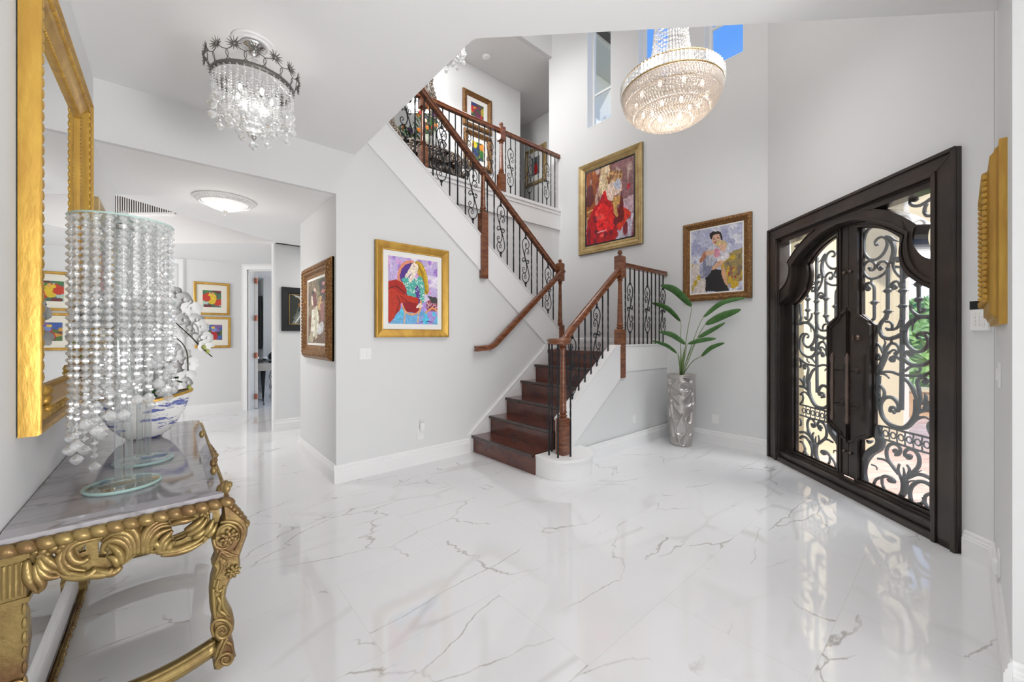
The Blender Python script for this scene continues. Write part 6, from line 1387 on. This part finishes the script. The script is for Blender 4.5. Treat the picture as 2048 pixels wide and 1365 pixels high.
# ================= GALLERY FURNITURE =================
M_carve=mat('silver_brown_carving',(.10,.075,.055),.45,metal=.35,col2=(.36,.31,.27),nscale=40,bump=.7,bscale=60,lo=.45,hi=.6)
M_dwood=mat('dark_walnut',(.05,.028,.018),.3,coat=.4)
def scroll(mb,c,U,V,r,turns,th,a0=0,sg=1,n=20,tap=.4):
    P=[];RR=[]
    for i in range(n):
        t=i/(n-1); a=a0+sg*turns*2*PI*t; q=r*(1-.86*t); P.append(Vector(c)+U*(q*math.cos(a))+V*(q*math.sin(a))); RR.append(th*(1-tap*t))
    mb.tube(P,RR,6,flat=(U.cross(V),1.1)); mb.ell(P[-1],(th*1.5,)*3,6,4)
rg=random.Random(31)
cs=thing('carved_console','carved silver and walnut console table upstairs behind the gallery balustrade','table',loc=(3.2,5.7,ZU))
P=[(2.55,5.98),(2.56,5.62),(2.75,5.50),(3.2,5.44),(3.62,5.50),(3.82,5.62),(3.83,5.98)]
MB().prism([(x,y,4.345) for x,y in P],(0,0,.035)).build('top',M_carve,cs,bevel=.008)
mb=MB(); PP=[(2.60,5.96),(2.61,5.66),(2.78,5.56),(3.2,5.50),(3.60,5.56),(3.77,5.66),(3.78,5.96)]
mb.prism([(x,y,4.08) for x,y in PP],(0,0,.26)); mb.build('body',M_dwood,cs)
mb=MB()
for k in range(30):
    t=k/29; x=2.60+1.2*t; y=5.50-.04*math.sin(PI*t)-.0; scroll(mb,(x,y,4.24+.06*rg.uniform(-1,1)),X_,Z_,.055+.02*rg.random(),1.4,.014,rg.random()*6,rg.choice((-1,1)))
for k in range(22): t=k/21; scroll(mb,(2.62+1.16*t,5.49,4.10-.07*math.sin(PI*t*3)**2),X_,Z_,.045,1.2,.012,rg.random()*6,rg.choice((-1,1)))
mb.build('carved_apron',M_carve,cs,smooth=True)
for x,sg in ((2.66,1),(3.72,-1)):
    mb=MB(); mb.tube([tuple(p) for p in crom([(x,5.60,4.12),(x-sg*.05,5.54,3.95),(x+sg*.02,5.60,3.75),(x+sg*.06,5.66,3.60),(x,5.60,3.52)],5)],[.05]*5+[.04]*5+[.03]*5+[.028]*5+[.035],8)
    for k in range(7): scroll(mb,(x-sg*.02+rg.uniform(-.02,.02),5.52,4.05-.07*k),X_,Z_,.045,1.2,.012,rg.random()*6,sg)
    mb.build('leg',M_carve,cs,smooth=True)
gm=thing('gallery_mirror','ornate carved silver framed mirror upstairs above the carved console','mirror',loc=(3.1,5.99,4.5))
cx,cz,rx,rz=2.98,5.13,.42,.62
MB().prism([(cx+rx*.86*math.cos(t),5.985,cz+rz*.86*math.sin(t)) for t in [2*PI*k/32 for k in range(32)]],(0,.01,0)).build('mirror_plate',M_mirror,gm)
mb=MB(); mb.tube([(cx+rx*.92*math.cos(2*PI*k/40),5.97,cz+rz*.92*math.sin(2*PI*k/40)) for k in range(41)],.03,8)
for k in range(46):
    t=2*PI*k/46; q=1.0+.06*rg.uniform(-1,1); scroll(mb,(cx+rx*q*math.cos(t),5.955,cz+rz*q*math.sin(t)),X_,Z_,.05+.025*rg.random(),1.3,.013,rg.random()*6,rg.choice((-1,1)))
for k in range(9): scroll(mb,(cx+.36+.03*k*.6,5.955,cz+.62-.07*k),X_,Z_,.05,1.2,.014,k,1)
mb.build('frame',M_carve,gm,smooth=True)
vs_=thing('flower_vase','vase of mixed orange, purple and white flowers on the upstairs console','vase',loc=(3.12,5.70,4.38))
MB().lathe((3.12,5.70,4.382),[(.05,0),(.055,.01),(.035,.03),(.07,.09),(.08,.14),(.06,.19),(.075,.22)],16).build('vase_body',mat('green_glaze',(.35,.38,.30),.3),vs_,smooth=True)
fm=[mat('flower_orange',(.75,.25,.04),.6),mat('flower_purple',(.22,.08,.28),.6),mat('flower_cream',(.75,.68,.5),.6),mat('flower_red',(.5,.05,.05),.6)]
fc=(3.12,5.70,4.60)
mb=MB()
for k in range(26):
    a=rg.random()*2*PI; r_=.22*rg.random(); z=.05+.32*rg.random(); tip=(fc[0]+r_*math.cos(a)*1.2,fc[1]+r_*.6*math.sin(a),fc[2]+z+.05); mb.tube([fc,tip],.003,4); leafblade(mb,[tuple(Vector(fc).lerp(Vector(tip),.6)),tuple(Vector(tip)+Vector((rg.uniform(-.05,.05),0,.0))),tuple(Vector(tip)+Vector((rg.uniform(-.1,.1),0,-.06)))],.02,.2,n=3)
mb.build('foliage',M_leaf,vs_,fix=False)
for k in range(20):
    a=rg.random()*2*PI; r_=.20*math.sqrt(rg.random()); q=(fc[0]+r_*math.cos(a),fc[1]-.03+r_*.6*math.sin(a),fc[2]+.04+.34*rg.random()); mb=MB()
    for j in range(6): b_a=j*PI/3; mb.ell((q[0]+.022*math.cos(b_a),q[1]-.01,q[2]+.022*math.sin(b_a)),(.018,.012,.014),6,4)
    mb.ell((q[0],q[1]-.015,q[2]),(.012,.012,.012),6,4); mb.build('flower_head',fm[k%4],vs_,smooth=True)
MB().tube([(3.05,5.7,4.6),(2.95,5.68,4.85),(2.84,5.66,5.0),(2.78,5.66,5.12)],.004,5).build('twig',M_twig,vs_)
# ================= STUDY FURNITURE =================
MB_=MB(); tv=thing('television','black flat television on the study wall seen through the open door','television',loc=(1.63,11.4,1.05))
MB().box((1.615,11.05,1.05),(1.655,11.95,2.33)).build('screen_panel',M_black,tv,bevel=.005); MB().box((1.655,11.4,1.5),(1.678,11.6,1.8)).build('wall_bracket',M_dark,tv)
dk=thing('mirrored_desk','mirrored console desk with wavy silver legs seen through the study doorway','desk',loc=(1.6,9.75,0))
MB().box((1.20,9.50,.83),(2.10,10.05,.85)).build('glass_top',M_black,dk)
MB().box((1.22,9.52,.64),(2.08,10.03,.80)).build('drawer_body',mat('champagne_mirror',(.55,.53,.49),.12,metal=.6),dk,bevel=.004)
for x in (1.66,2.04):
    for y in (9.56,9.98): MB().tube([(x+.018*math.sin(k*.9),y,.64-.64*k/20) for k in range(21)],[.026-.0008*k for k in range(21)],8).build('leg',M_silver,dk,smooth=True)
for x,y in ((1.46,9.6),(1.36,9.95),): MB().tube([(x,y,.66),(x,y,.0)],[.05,.012],8).build('leg',M_black,dk,smooth=True)
ch=thing('black_chair','dark rounded chair behind the mirrored desk in the study','chair',loc=(1.95,10.6,0))
MB().ell((1.95,10.62,.88),(.24,.07,.16),12,8).build('backrest',M_black,ch,smooth=True); MB().ell((1.95,10.45,.45),(.25,.24,.06),12,6).build('seat',M_black,ch,smooth=True)
for x in (1.78,2.12):
    for y in (10.3,10.62): MB().tube([(x,y,.44),(x,y,0)],[.02,.012],6).build('leg',M_black,ch)
MB().tube([(1.95,10.62,.5),(1.95,10.62,.8)],.03,6).build('back_post',M_black,ch)
for i,(x,y,m_,lab) in enumerate(((1.235,9.62,mat('red_ornament',(.5,.06,.05),.2,coat=.5),'small red pomegranate ornament on the mirrored desk'),(1.36,9.66,M_chrome,'silver pomegranate ornament next to the red one on the desk'),(1.50,9.68,M_chrome,'silver pomegranate ornament at the right on the desk, apart from the others'))):
    o_=thing('pomegranate_ornament',lab,'ornament',loc=(x,y,.85)); MB().ell((x,y,.893),(.046,.046,.043),12,8).build('body',m_,o_,smooth=True)
    mb=MB(); 
    for k in range(5): a=k*2*PI/5; mb.tube([(x+.006*math.cos(a),y+.006*math.sin(a),.93),(x+.018*math.cos(a),y+.018*math.sin(a),.96)],[.007,.001],4)
    mb.build('crown',m_,o_)
# door stop on the study floor
ds=thing('door_stop','small black metal door stop at the foot of the open study door','door stop',loc=(1.35,9.2,0))
MB().tube([(1.24,9.25,.10),(1.36,9.15,.10),(1.40,9.12,.06),(1.40,9.12,.0)],.006,6).build('rod',M_black,ds); MB().lathe((1.40,9.12,0),[(.018,0),(.016,.012)],10).build('foot',M_black,ds)
# repeats of one kind share a group phrase
for o in list(bpy.data.objects):
    if o.parent is None and 'label' in o:
        n=o.name.split('.')[0]; l=o['label']
        g={'crystal_lamp':'crystal lamps on the console table','hedge_bush':'bushes beyond the front lawn','pomegranate_ornament':'pomegranate ornaments on the mirrored desk','crystal_chandelier':'crowned crystal chandeliers','wall_outlet':'white wall outlets','light_switch':'white light switches','stair_railing':'stair railings with scroll balusters'}.get(n)
        if n=='framed_print': g='matted prints on the gallery wall' if 'gallery' in l else ('matted prints beyond the hallway' if 'hallway' in l else None)
        if g: o['group']=g
